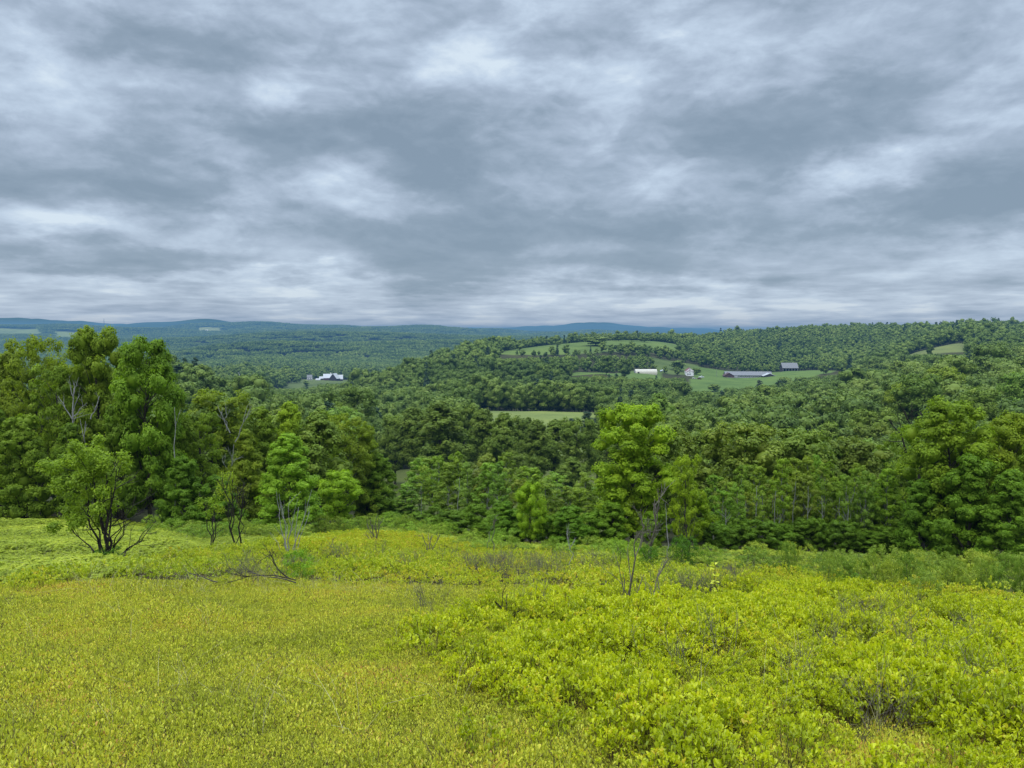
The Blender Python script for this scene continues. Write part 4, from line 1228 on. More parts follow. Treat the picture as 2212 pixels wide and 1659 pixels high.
stemmed('dead_shrub', 810, 1180, [(793, 1130, 0.024), (800, 1120, 0.024), (815, 1112, 0.027), (825, 1115, 0.024), (806, 1140, 0.020), (788, 1150, 0.017)], M_TWIG, 'small grey leafless shrub left of the rounded green shrub', 'dead shrub', 46, 2, (2, 4), .35)
stemmed('dead_shrub', 932, 1200, [(912, 1150, 0.020), (922, 1160, 0.017), (930, 1160, 0.017), (945, 1165, 0.020), (918, 1175, 0.017)], M_TWIG, 'leafless grey shrub standing in the golden strip left of the slim maple', 'dead shrub', 47, 2, (2, 3), .35)
stemmed('dead_sapling', 1060, 1202, [(1065, 1120, 0.024), (1056, 1150, 0.014)], M_TWIG, 'single crooked grey stem in the golden strip before the aspen thicket', 'dead stem', 48, 2, (2, 4), .5)
stemmed('dead_sapling', 1232, 1245, [(1225, 1155, .012)], M_BARK_WHITE, 'single pale slender stem with short side twigs, amid the grey twigs', 'dead stem', 49, 2, (3, 5), .5)
stemmed('dead_sapling', 718, 1210, [(716, 1165, 0.014)], M_TWIG, 'short bare twig standing right of the bleached stems', 'dead stem', 50, 2, (3, 4), .4)
stemmed('dead_sapling', 448, 1248, [(450, 1215, 0.010), (438, 1225, 0.009)], M_STEM, 'tiny brown conifer like twig in the mown border', 'dead stem', 51, 2, (4, 6), .7)
stemmed('dead_sapling', 412, 1278, [(409, 1248, 0.010)], M_STEM, 'upright twig at the mown border, left one of the two', 'dead stem', 52, 1, (2, 3), .5)
stemmed('dead_sapling', 424, 1277, [(427, 1240, 0.010)], M_STEM, 'upright twig at the mown border, right one of the two', 'dead stem', 53, 1, (2, 3), .5)
stemmed('dead_shrub', 1360, 1325, [(1372, 1140, .022), (1345, 1235, .014), (1395, 1250, .012), (1325, 1190, .012)], M_TWIG, 'tall dead grey shrub standing in the bright bushes, left one of the pair', 'dead shrub', 54, 2, (2, 4), .4)
stemmed('dead_shrub', 1408, 1330, [(1450, 1215, .014), (1430, 1240, .014), (1400, 1260, .010)], M_TWIG, 'dead grey shrub leaning right in the bright bushes, right one of the pair', 'dead shrub', 55, 2, (2, 3), .4)
t, o3, _ = stemmed('vine_covered_snag', 1402, 1225, [(1412, 1075, .040), (1398, 1120, .024), (1385, 1100, .020), (1425, 1130, .020)], M_TWIG, 'dead trunk wrapped in tangled grey vines at the field edge', 'dead trunk', 56, 2, (4, 5), .5, part='trunk')
stemmed('bleached_pole', 1443, 1215, [(1438, 1088, .018)], M_BARK_WHITE, 'straight bleached pole of dead wood beside the vine covered trunk', 'dead stem', 57, 0)
stemmed('dead_shrub', 1487, 1215, [(1478, 1110, .02), (1500, 1120, .018), (1462, 1140, .016), (1492, 1150, .012)], M_BARK_DK, 'dark leafless stems under the slim leaning maple', 'dead shrub', 58, 2, (3, 5), .5)
# the black snag with the radiating branches
x, y = on_ground(1102, 1352); z = gz(x, y)
t = empty('dead_branch', (x, y, z), 0, (1, 1, 1), 'black dead branch with radiating thin arms at the edge of the bright bushes', 'dead branch')
rng = np.random.default_rng(61); mpp = OV / FPX * y
pt = lambda ox, oy, dy=0.0: np.array([(ox - 1102) * mpp, dy, -(oy - 1352) * mpp])
obj('limb', mesh('limb', *cat_arrays([tube(bend(rng, pt(1104, 1356), pt(1072, 1294, -.1), 6, .04), .020, .008, 6)])[:2], [M_BARK_DK], smooth=True), t)
for (a1, b1, a2, b2) in [(1092, 1332, 1048, 1320), (1092, 1332, 1128, 1318), (1092, 1332, 1100, 1282), (1088, 1325, 1040, 1308), (1085, 1318, 1088, 1270), (1094, 1334, 1060, 1342), (1096, 1338, 1120, 1344), (1096, 1338, 1135, 1290), (1080, 1310, 1066, 1280)]:
    out = []
    branchy(rng, pt(a1, b1), pt(a2, b2, rng.normal() * .1) - pt(a1, b1), np.linalg.norm(pt(a2, b2) - pt(a1, b1)), .007, 1, out, .4, .05, (2, 3))
    obj('arm', mesh('arm', *cat_arrays(out)[:2], [M_BARK_DK], smooth=True), t)
# fallen branches at the mown border
for (ax, ay, bx_, by_, r, mt, lab, sd) in [(640, 1272, 512, 1242, .013, M_BARK_DK, 'dark fallen branch lying at the mown border below the vine bush', 62), (625, 1268, 556, 1240, .014, M_BARK_DK, 'shorter dark fallen branch behind the long one', 63),
                                       (470, 1277, 400, 1270, .012, M_BARK, 'thin grey fallen stick on the mown border', 64), (640, 1278, 520, 1284, .012, M_BARK, 'long pale stick lying flat before the dark fallen branch', 65)]:
    x, y = on_ground(ax, ay); x2, y2 = on_ground(bx_, ay)
    t = empty('fallen_branch', (x, y, gz(x, y)), 0, (1, 1, 1), lab, 'branch')
    rng = np.random.default_rng(sd); out = []
    up = (ay - by_) * OV / FPX * y
    e = np.array([x2 - x, (y2 - y) + .1, gz(x2, y2) - gz(x, y) + max(.05, up)])
    branchy(rng, (0, 0, .16), e + np.array([0, 0, .12]), np.linalg.norm(e), r, 2, out, .4, .02, (3, 4))
    obj('bough', mesh('bough', *cat_arrays(out)[:2], [mt], smooth=True), t)


# bare birch tops, white stems and half dead tree above the edge
def deadwood(name, ox, oyb, D, stems, mat, label, seed, depth=3, spread=.45, kids=(2, 4)):
    u, T = ray(ox, oyb); x, y = u * D, D; z = gz(x, y)
    t = empty(name, (x, y, z), 0, (1, 1, 1), label, 'dead tree')
    rng = np.random.default_rng(seed)
    b0 = np.array([0, 0, -.3])
    for (sx, sy, r, bx0, by0) in stems:
        u2, T2 = ray(sx, sy); e = np.array([u2 * D - x, 0, EYE - T2 * D - z])
        if bx0 is None: b = b0
        else:
            u3, T3 = ray(bx0, by0); b = np.array([u3 * D - x, 0, EYE - T3 * D - z])
        out = []; pts = bend(rng, b, e, 7, .025); out.append(tube(pts, r, r * .35, 6)); Lg = np.linalg.norm(e - b)
        for k in range(rng.integers(kids[0], kids[1] + 1)):
            q = rng.uniform(.55, .97) if bx0 is None else rng.uniform(.3, .95); j = min(5, int(q * 6)); s = pts[j]
            branchy(rng, s, nrm(nrm(e - b) + rng.normal(size=3) * spread), min(Lg, 3.0) * rng.uniform(.25, .5), r * .4, depth - 1, out, spread, .15, (1, 3))
        obj('trunk' if bx0 is None else 'bough', mesh('trunk', *cat_arrays(out)[:2], [mat], smooth=True), t)


eD = lambda ox, off: float(edge_dist(ray(ox, 760)[0])) + off
deadwood('dead_birch', 158, 1130, eD(158, 3.0), [(160, 838, .06, None, 0), (125, 855, .026, 156, 905), (188, 870, .026, 158, 900), (150, 820, .022, 159, 862), (170, 815, .02, 160, 850)], M_BARK_WHITE, 'bare white birch top forking above the dark maples', 71)
deadwood('dead_birch', 195, 1130, eD(195, 3.0), [(185, 910, .045, None, 0), (215, 855, .035, 196, 905)], M_BARK_WHITE, 'leaning white birch limb right of the forked birch top', 72, 2)
deadwood('slim_birch', 377, 1140, eD(377, 1.6), [(377, 880, .034, None, 0)], M_BARK_WHITE, 'straight thin white birch stem before the shoulder of the layered maple', 73, 2, .5, (1, 2))
deadwood('dead_birch', 490, 1140, eD(490, 4.2), [(505, 960, .045, None, 0), (545, 875, .032, 508, 955), (470, 875, .03, 497, 935), (488, 880, .026, 490, 930)], M_BARK_PALE, 'crooked pale limbs in the airy olive maple', 74, 3)
deadwood('dying_tree', 1975, 1200, eD(1975, 6.0), [(1990, 890, .13, None, 0), (1920, 905, .06, 1985, 1010), (2020, 880, .06, 1992, 980), (1950, 880, .05, 1985, 960), (1940, 1000, .04, 1980, 1050)], M_BARK_DK, 'half dead tree with dark spreading limbs left of the great dome maple', 75, 3, .5, (4, 5))
for k, (ox, oyt, off) in enumerate([(1606, 1080, 1.0), (1640, 1050, 1.2), (1655, 1070, 1.5), (1676, 1060, .9), (1720, 1040, 1.5), (1755, 1050, 1.2), (1790, 1070, 1.2), (1825, 1075, 1.4), (1848, 1070, 1.0), (1862, 1080, 1.3), (1875, 1075, 1.1), (1884, 1090, 1.0), (905, 1050, 1.0), (985, 1030, 1.2), (1690, 1110, .8), (1575, 1100, .9), (1838, 1100, .8), (1895, 1100, 1.3)]):
    x, y = at_dist(ox, eD(ox, off + 1.2)); _, T = ray(ox, oyt); H = (EYE - T * y) - gz(x, y)
    rng = np.random.default_rng(90 + k); out = [tube(bend(rng, (0, 0, -.2), (rng.normal() * .15, 0, H), 6, .008), .028, .010, 6)]
    for j in range(4): branchy(rng, (0, 0, H * rng.uniform(.6, .9)), (rng.normal() * .6, rng.normal() * .6, 1.0), .5, .009, 0, out)
    t = empty('leafless_aspen', (x, y, gz(x, y)), 0, (1, 1, 1), 'slim pale aspen stem, bare below, at the front of the stand' if ox > 1500 else 'slim pale aspen stem at the front of the thicket', 'tree', 'pale aspen stems at the front of the stand' if ox > 1500 else 'pale aspen stems at the front of the thicket')
    obj('trunk', mesh('trunk', *cat_arrays(out)[:2], [M_BARK_PALE], smooth=True), t)

# ---------------------------------------------------------------- farms
def paint(name, c, rough=.7, var=.15, scale=1.2, stretch=(1, 1, 1), metal=0.0):
    return noise_mat(name, tuple(v * (1 - var) for v in c), tuple(min(1, v * (1 + var)) for v in c), scale, rough, 5.0, 0, stretch, metal)


M_WHITE = paint('white_clapboard', (.74, .74, .74), .6, .05, 2, (.2, .2, 6))
M_ROOFGREY = paint('grey_metal_roof', (.16, .16, .165), .6, .18, 1, (4, .3, .3))
M_ROOFWHITE = paint('white_metal_roof', (.42, .43, .44), .4, .05, 1)
M_REDWOOD = paint('dark_red_boards', (.085, .045, .045), .85, .25, 3, (4, 4, .3))
M_DARKWOOD = paint('weathered_dark_boards', (.05, .042, .05), .9, .3, 3, (4, 4, .3))
M_REDTRIM = paint('red_trim', (.17, .05, .06), .6, .1)
M_GLASS = paint('dark_glass', (.02, .025, .03), .15, .1)
M_GREYWALL = paint('grey_board_wall', (.30, .30, .31), .8, .15, 2, (4, 4, .3))
M_TAN = paint('pale_shed_cover', (.50, .47, .38), .6, .08)
M_TYRE = paint('tyre_rubber', (.015, .015, .016), .8, .1)
M_BLOCK = paint('stone_foundation', (.22, .19, .17), .9, .2, 3)


def bm_box(x0, x1, y0, y1, z0, z1):
    V = [(x0, y0, z0), (x1, y0, z0), (x1, y1, z0), (x0, y1, z0), (x0, y0, z1), (x1, y0, z1), (x1, y1, z1), (x0, y1, z1)]
    F = [(0, 3, 2, 1), (4, 5, 6, 7), (0, 1, 5, 4), (1, 2, 6, 5), (2, 3, 7, 6), (3, 0, 4, 7)]
    return V, F


def joined(lst):
    V, F = [], []
    for v, f in lst:
        o = len(V); V += list(v); F += [tuple(i + o for i in q) for q in f]
    return V, F


def wall_house(L, W, h, hr):
    """walls with gables at both ends; ridge along x, centred"""
    l, w = L / 2, W / 2
    V = [(-l, -w, -1), (l, -w, -1), (l, w, -1), (-l, w, -1), (-l, -w, h), (l, -w, h), (l, w, h), (-l, w, h), (-l, 0, hr), (l, 0, hr)]
    F = [(0, 1, 5, 4), (2, 3, 7, 6), (1, 2, 6, 9, 5), (3, 0, 4, 8, 7)]
    return V, F


def roof_slabs(L, W, h, hr, over=.4, th=.18, lift=.03):
    l, w = L / 2 + over, W / 2 + over
    sl = (hr - h) / (W / 2)
    out = []
    for s in (-1, 1):
        e = hr - sl * w
        V = [(-l, 0, hr + lift), (l, 0, hr + lift), (l, s * w, e + lift), (-l, s * w, e + lift), (-l, 0, hr + lift + th), (l, 0, hr + lift + th), (l, s * w, e + lift + th), (-l, s * w, e + lift + th)]
        out.append((V, [(0, 1, 2, 3), (4, 7, 6, 5), (0, 4, 5, 1), (1, 5, 6, 2), (2, 6, 7, 3), (3, 7, 4, 0)]))
    return joined(out)


def xf(VF, dx=0, dy=0, dz=0, rot=0):
    V, F = VF; c, s = math.cos(rot), math.sin(rot)
    return [(x * c - y * s + dx, x * s + y * c + dy, z + dz) for x, y, z in V], F


def part(name, VF, mat, parent):
    return obj(name, mesh(name, VF[0], VF[1], [mat]), parent)


def site(ox, D):
    x, y = at_dist(ox, D)
    return x, y, gz(x, y)


def windows(parent, spots, mat=None, fr=None):
    """spots: (x, y, z, w, h, axis); axis 0 faces -y, 1 faces -x, 2 faces +x"""
    for (wx, wy, wz, ww, wh, ax) in spots:
        if ax == 0:
            f = bm_box(wx - ww / 2 - .1, wx + ww / 2 + .1, wy - .06, wy - .005, wz - .1, wz + wh + .1); g = bm_box(wx - ww / 2, wx + ww / 2, wy - .09, wy - .062, wz, wz + wh)
        else:
            s = -1 if ax == 1 else 1
            a, b = sorted((wx + s * .005, wx + s * .06)); c, d = sorted((wx + s * .062, wx + s * .09))
            f = bm_box(a, b, wy - ww / 2 - .1, wy + ww / 2 + .1, wz - .1, wz + wh + .1); g = bm_box(c, d, wy - ww / 2, wy + ww / 2, wz, wz + wh)
        fo = part('window', f, fr or M_WHITE, parent)
        part('pane', g, M_GLASS, fo)


# the long barn
x, y, z = site(1616, 862)
t = empty('dairy_barn', (x, y, z), R_(-6), (1, 1, 1), 'long low grey roofed barn with dark red gabled wings at both ends', 'barn')
part('wall', wall_house(50, 12, 3.0, 6.6), M_GREYWALL, t)
part('roof', roof_slabs(50, 12, 3.0, 6.6, .7), M_ROOFGREY, t)
part('wing', xf(wall_house(12, 10.5, 2.6, 5.6), -22.5, -8, 0, R_(90)), M_REDWOOD, t)
part('roof', xf(roof_slabs(12, 10.5, 2.6, 5.6, .5), -22.5, -8, 0, R_(90)), M_REDWOOD, t)
part('wing', xf(wall_house(12, 13, 2.5, 5.0), 21, -8, 0, R_(90)), M_DARKWOOD, t)
part('roof', xf(roof_slabs(12, 13, 2.5, 5.0, .6, .5), 21, -8, 0, R_(90)), M_ROOFWHITE, t)
part('foundation', bm_box(-28, -17, -14.35, -14.02, -1, .9), M_BLOCK, t)
windows(t, [(-15.5 + 2.05 * i, -6, 1.0, 1.0, 1.1, 0) for i in range(15)])
part('door', bm_box(-23.8, -21.2, -14.10, -14.02, -.2, 2.4), M_DARKWOOD, t)
part('lean_to', bm_box(-16.9, -12.4, -10.2, -6.1, -.5, 2.1), M_GREYWALL, t)
# the white farmhouse
x, y, z = site(1491, 832)
t = empty('farmhouse', (x, y, z - .3), R_(-4), (1, 1, 1), 'white two storey farmhouse with red trimmed gables in the meadow', 'house')
part('wall', xf(wall_house(9, 8.4, 5.6, 8.4), 0, 4.5, 0, R_(90)), M_WHITE, t)
part('roof', xf(roof_slabs(9, 8.4, 5.6, 8.4, .15, .14), 0, 4.5, 0, R_(90)), M_REDTRIM, t)
part('porch', xf(wall_house(3.2, 7.2, 4.0, 6.1), -.6, -1.62, 0, R_(90)), M_WHITE, t)
part('roof', xf(roof_slabs(3.2, 7.2, 4.0, 6.1, .15, .14), -.6, -1.62, 0, R_(90)), M_REDTRIM, t)
part('foundation', bm_box(-4.3, 3.1, -3.6, -3.24, -1.5, .2), M_BLOCK, t)
windows(t, [(-2.6, -3.22, 1.4, 1.1, 1.5, 0), (-.4, -3.22, 1.4, 1.1, 1.5, 0), (-.6, -3.22, 3.9, .9, 1.1, 0), (3.5, 0, 3.8, .8, 1.3, 0), (0, 0, 6.6, .7, .9, 0), (-4.2, 3.0, 3.6, .9, 1.3, 1), (4.2, 3, 1.3, .9, 1.4, 2)])
part('chimney', bm_box(-.5, .4, 5.2, 6.0, 8.0, 9.6), M_BLOCK, t)
# the long pale shed with rounded roof
x, y, z = site(1395, 806)
t = empty('hoop_shed', (x, y, z - .3), R_(4), (1, 1, 1), 'long pale tan shed with rounded roof, half hidden behind the woods', 'shed')
ang = np.linspace(0, math.pi, 11)
sec = [(4.2 * math.cos(a_), .6 + 4.0 * math.sin(a_)) for a_ in ang]
Vv = [(-11.5, a_, b_) for a_, b_ in sec] + [(11.5, a_, b_) for a_, b_ in sec]
Ff = [(i, i + 1, 12 + i, 11 + i) for i in range(10)]
part('roof', (Vv, Ff), M_TAN, t)
for sx in (-11.4, 11.4):
    part('end_wall', ([(sx, a_, b_) for a_, b_ in sec] + [(sx, -4.2, -1), (sx, 4.2, -1)], [tuple(range(11)) + (11, 12)]), M_GREYWALL, t)
part('side_wall', bm_box(-11.4, 11.4, -4.3, -4.15, -1, .7), M_TAN, t)
part('door', bm_box(-9.4, -7.6, -4.42, -4.32, -.8, 2.0), M_GLASS, t)
# the open pole barn
x, y, z = site(1705, 945)
t = empty('pole_barn', (x, y, z), R_(-3), (1, 1, 1), 'open fronted barn with light metal roof before the dark forest wall', 'barn')
part('roof', roof_slabs(18.5, 13, 4.4, 10.2, .5, .3), M_ROOFGREY, t)
part('back_wall', bm_box(-9.2, 9.2, 6.3, 6.5, -1, 4.4), M_DARKWOOD, t)
for sx in (-9.2, 9.05): part('end_wall', ([(sx, -6.5, -1), (sx, 6.5, -1), (sx, 6.5, 4.4), (sx, 0, 10.2), (sx, -6.5, 4.4)], [(0, 1, 2, 3, 4)]), M_DARKWOOD, t)
for i in range(6): part('post', bm_box(-9 + 3.5 * i, -8.65 + 3.5 * i, -6.5, -6.15, -1, 4.4), M_GREYWALL, t)
part('loft', bm_box(-9, 9, -6.0, 6.2, 3.6, 3.9), M_DARKWOOD, t)


def wheel(parent, wx, wy, r=.35):
    ws = [(r * math.cos(a_), r * math.sin(a_)) for a_ in np.linspace(0, 2 * math.pi, 12, endpoint=False)]
    Vv = [(wx + a_, wy - .12, r + b_) for a_, b_ in ws] + [(wx + a_, wy + .12, r + b_) for a_, b_ in ws]
    Ff = [(i, (i + 1) % 12, 12 + (i + 1) % 12, 12 + i) for i in range(12)] + [tuple(range(12))[::-1], tuple(range(12, 24))]
    part('wheel', (Vv, Ff), M_TYRE, parent)


def profile_prism(sec, w):
    n = len(sec)
    return [(a_, -w / 2, b_) for a_, b_ in sec] + [(a_, w / 2, b_) for a_, b_ in sec], [(i, (i + 1) % n, n + (i + 1) % n, n + i) for i in range(n)] + [tuple(range(n))[::-1], tuple(range(n, 2 * n))]


def car(ox, D, rz, colr, label, kind='car'):
    x, y, z = site(ox, D)
    t = empty('parked_' + kind, (x, y, z), R_(rz), (1, 1, 1), label, kind)
    m = paint('car_paint_' + label.split()[0], colr, .3, .04)
    if kind == 'car':
        part('body', profile_prism([(-2.2, .35), (2.2, .35), (2.25, .75), (1.2, .9), (.6, 1.42), (-1.2, 1.45), (-1.9, .95), (-2.2, .85)], 1.7), m, t)
        part('window', profile_prism([(1.0, .94), (.55, 1.36), (-1.15, 1.38), (-1.65, .96)], 1.74), M_GLASS, t)
        L_ = 1.35
    else:
        part('body', profile_prism([(-2.8, .5), (2.8, .5), (2.8, 1.1), (1.7, 1.2), (1.2, 1.95), (-.3, 2.0), (-.4, 1.2), (-2.8, 1.15)], 1.9), m, t)
        part('window', profile_prism([(1.5, 1.25), (1.12, 1.85), (-.2, 1.88), (-.25, 1.25)], 1.94), M_GLASS, t)
        L_ = 1.8
    for sx in (-L_, L_):
        for sy in (-.78, .78): wheel(t, sx, sy)
    return t


car(1516, 822, 5, (.75, .77, .8), 'white truck parked beside the farmhouse', 'truck')
car(1501, 806, 0, (.55, .54, .52), 'silver car parked on the grass below the farmhouse')
car(1512, 806, 3, (.10, .03, .035), 'maroon car parked on the grass right of the silver car')
car(1432, 842, 20, (.78, .80, .82), 'pale van like truck parked left of the round dark tree', 'truck')
car(1438, 838, -15, (.04, .05, .06), 'black car parked under the round dark tree')
car(1428, 836, 80, (.25, .30, .36), 'blue grey car parked at the end of the pale shed')
car(1628, 925, 0, (.7, .72, .74), 'cream pickup truck standing behind the roof of the long barn', 'truck')
car(1606, 928, 0, (.05, .06, .07), 'dark farm truck by the forest wall behind the long barn', 'truck')
car(1596, 930, 4, (.03, .035, .04), 'charcoal car by the forest wall behind the long barn')
# feed box of yellow wood, utility pole, distant mast
x, y, z = site(1826, 830)
t = empty('hay_wagon', (x, y, z), 0, (1, 1, 1), 'small yellow wagon at the edge of the woods right of the meadow', 'wagon')
part('box', profile_prism([(-2.0, .8), (2.0, .8), (2.2, 2.9), (.2, 3.3), (-2.2, 2.9)], 2.0), paint('yellow_paint', (.6, .36, .12), .5), t)
for sx in (-1.3, 1.3):
    for sy in (-.9, .9): wheel(t, sx, sy, .4)
x, y, z = site(1549, 850)
t = empty('utility_pole', (x, y, z), 0, (1, 1, 1), 'grey utility pole standing against the dark forest wall', 'pole')
obj('pole', mesh('pole', *tube([(0, 0, -1), (0, 0, 5), (0, 0, 11)], .2, .14, 8)[:2], [M_BARK_PALE]), t)
part('crossarm', bm_box(-1.1, 1.1, -.08, .08, 10.0, 10.2), M_BARK_PALE, t)
for xx in (-1, 0, 1): part('insulator', bm_box(xx - .06, xx + .06, -.06, .06, 10.22, 10.45), M_GLASS, t)
# the white roofed barns in the valley clearing
x, y, z = site(708, 1282)
t = empty('white_roofed_barn', (x, y, z), R_(14), (1, 1, 1), 'dark boarded barn with broad white roof and small cupola, in the valley clearing', 'barn')
part('wall', wall_house(15, 13, 4.5, 10.5), M_DARKWOOD, t)
part('roof', roof_slabs(15, 13, 4.5, 10.5, .7, .3), M_ROOFWHITE, t)
part('cupola', bm_box(3.2, 5.2, -1.0, 1.0, 10.2, 12.2), M_WHITE, t)
part('lean_to', bm_box(-7, 4, -11, -6.6, -2, 3.2), M_REDWOOD, t)
x2, y2, z2 = site(722, 1276)
t = empty('white_roofed_barn', (x2, y2, z2), R_(78), (1, 1, 1), 'taller barn with dark gable and steep white roof, joined right of the cupola barn', 'barn')
part('wall', wall_house(13, 13, 4.0, 12.0), M_DARKWOOD, t)
part('roof', roof_slabs(13, 13, 4.0, 12.0, .6, .3), M_ROOFWHITE, t)
x3, y3, z3 = site(731, 1290)
t = empty('white_roofed_barn', (x3, y3, z3), R_(10), (1, 1, 1), 'low barn with white roof at the right end of the valley barns', 'barn')
part('wall', wall_house(13, 11, 3.2, 9.5), M_DARKWOOD, t)
part('roof', roof_slabs(13, 11, 3.2, 9.5, .6, .3), M_ROOFWHITE, t)
x4, y4, z4 = site(693, 1290)
t = empty('white_roofed_shed', (x4, y4, z4), R_(8), (1, 1, 1), 'small shed with white roof left of the valley barns', 'shed')
part('wall', wall_house(6, 6, 2.6, 5.6), M_REDWOOD, t)
part('roof', roof_slabs(6, 6, 2.6, 5.6, .4, .3), M_ROOFWHITE, t)
x4, y4, z4 = site(687, 1262)
t = empty('white_tent', (x4, y4, z4), R_(-5), (1, 1, 1), 'low white covered shelter between the grey house and the valley barns', 'shelter')
part('roof', xf((Vv := [(-4, a_ * .8, b_ * .7) for a_, b_ in sec] + [(4, a_ * .8, b_ * .7) for a_, b_ in sec], Ff), 0), M_ROOFWHITE, t)
x4, y4, z4 = site(668, 1284)
t = empty('grey_house', (x4, y4, z4), R_(8), (1, 1, 1), 'small grey roofed house with white gable trim left of the valley barns', 'house')
part('wall', wall_house(8, 7.5, 4.2, 8.6), M_WHITE, t)
part('roof', roof_slabs(8, 7.5, 4.2, 8.6, .4, .3), M_ROOFGREY, t)
part('porch', bm_box(-4.5, 4.5, -6.2, -3.85, -1, 2.2), M_GREYWALL, t)
windows(t, [(-2.2, -3.75, 2.4, 1, 1.4, 0), (1.8, -3.75, 2.4, 1, 1.4, 0), (4.0, 0, 3.2, 1, 1.4, 2)])
x4, y4, z4 = site(516, 1185)
t = empty('valley_house', (x4, y4, z4 - .5), R_(20), (.75, .75, .75), 'small white house half sunk among the trees of the valley', 'house')
part('wall', wall_house(8, 7, 5.0, 8.4), M_WHITE, t)
part('roof', roof_slabs(8, 7, 5.0, 8.4, .4, .3), M_ROOFGREY, t)
windows(t, [(-2, -3.5, 1.6, 1, 1.4, 0), (2, -3.5, 1.6, 1, 1.4, 0), (4.0, 0, 2.6, 1, 1.4, 2)])
for (ox, D, L_, W_, hr_, lab) in [(437, 6700, 26, 18, 15, 'white farm building at the left end of the pale far field'), (448, 6750, 22, 16, 13, 'small grey white farm building above the pale far field'), (478, 6150, 20, 14, 12, 'white farm building at the lower right rim of the pale far field'),
                                  (612, 4300, 24, 14, 10, 'speck of a pale house in the blue green hills')]:
    x4, y4, z4 = site(ox, D)
    t = empty('far_farm', (x4, y4, z4 + (6 if D < 5000 else 0)), R_(15), (1, 1, 1), lab, 'farm building')
    part('wall', wall_house(L_, W_, hr_ * .45, hr_), M_WHITE, t)
    part('roof', roof_slabs(L_, W_, hr_ * .45, hr_, .5, .4), M_ROOFWHITE, t)
x4, y4, z4 = site(227, 9300)
t = empty('radio_mast', (x4, y4, z4), 0, (1, 1, 1), 'thin radio mast on the distant ridge above the left wood', 'mast')
obj('mast', mesh('mast', *tube([(0, 0, 0), (0, 0, 60), (0, 0, 110)], 4.5, 1.6, 5)[:2], [M_BARK]), t)

# ---------------------------------------------------------------- haze in the valley air
hm, nt, out = new_mat('valley_haze')
ab = N(nt, 'ShaderNodeVolumeAbsorption'); em = N(nt, 'ShaderNodeEmission'); ad = N(nt, 'ShaderNodeAddShader')
SIG = (.74e-4, .98e-4, 1.28e-4); LH = (.13, .29, .48)
# density 1 x (1 - colour) is what is absorbed per metre
ab.inputs['Density'].default_value = 2e-4
ab.inputs['Color'].default_value = (*(1 - s / 2e-4 for s in SIG), 1)
em.inputs['Color'].default_value = (*(s / SIG[2] * l for s, l in zip(SIG, LH)), 1)
em.inputs['Strength'].default_value = SIG[2]  # the haze glows by itself, standing in for daylight scattered in the air
nt.links.new(ab.outputs[0], ad.inputs[0]); nt.links.new(em.outputs[0], ad.inputs[1]); nt.links.new(ad.outputs[0], out.inputs['Volume'])
HV, HF = bm_box(-23000, 23000, -60, 25500, -900, 85)
tag(obj('haze', mesh('haze', HV, HF, [hm])), kind='structure')

# ---------------------------------------------------------------- sky and sun
W = bpy.data.worlds.new('World'); SC.world = W; W.use_nodes = True
nt = W.node_tree; nt.nodes.clear(); L = nt.links.new
wo = nt.nodes.new('ShaderNodeOutputWorld'); bg = nt.nodes.new('ShaderNodeBackground'); L(bg.outputs[0], wo.inputs[0])
SUN_EL, SUN_AZ = R_(58), R_(215)
sky = N(nt, 'ShaderNodeTexSky', sky_type='NISHITA', sun_disc=False); sky.sun_elevation = SUN_EL; sky.sun_rotation = SUN_AZ
tc = nt.nodes.new('ShaderNodeTexCoord'); sp_ = nt.nodes.new('ShaderNodeSeparateXYZ'); L(tc.outputs['Generated'], sp_.inputs[0])


def mth(op, a, b=None, c=None, clamp=False):
    n = nt.nodes.new('ShaderNodeMath'); n.operation = op; n.use_clamp = clamp
    for i, v in enumerate((a, b, c)):
        if v is None: continue
        if isinstance(v, (int, float)): n.inputs[i].default_value = v
        else: L(v, n.inputs[i])
    return n.outputs[0]


def smooth(a, lo, hi):
    n = nt.nodes.new('ShaderNodeMapRange'); n.interpolation_type = 'SMOOTHSTEP'; L(a, n.inputs[0]); n.inputs[1].default_value = lo; n.inputs[2].default_value = hi
    return n.outputs[0]


dx, dy, dz = sp_.outputs
zc = mth('MAXIMUM', dz, 0.0)


def deck(c, up=0.0):
    """the cloud deck seen from below (up: looked at a little higher)"""
    den = mth('ADD', zc, c + up)
    n = nt.nodes.new('ShaderNodeCombineXYZ'); L(mth('DIVIDE', dx, den), n.inputs[0]); L(mth('DIVIDE', dy, den), n.inputs[1])
    return n.outputs[0]


azn = mth('ARCTAN2', dx, dy); eln = mth('ARCSINE', dz)
ae = nt.nodes.new('ShaderNodeCombineXYZ'); L(azn, ae.inputs[0]); L(eln, ae.inputs[1])


def noise(vec, scale, det, rough, dist=0.0, off=(0, 0, 0)):
    mp = nt.nodes.new('ShaderNodeMapping'); mp.inputs['Location'].default_value = off; L(vec, mp.inputs[0])
    n = N(nt, 'ShaderNodeTexNoise', i_Scale=scale, i_Detail=det, i_Roughness=rough, i_Distortion=dist); L(mp.outputs[0], n.inputs['Vector'])
    return n


D1 = deck(.24); D2 = deck(.085); D2u = deck(.085, .007)
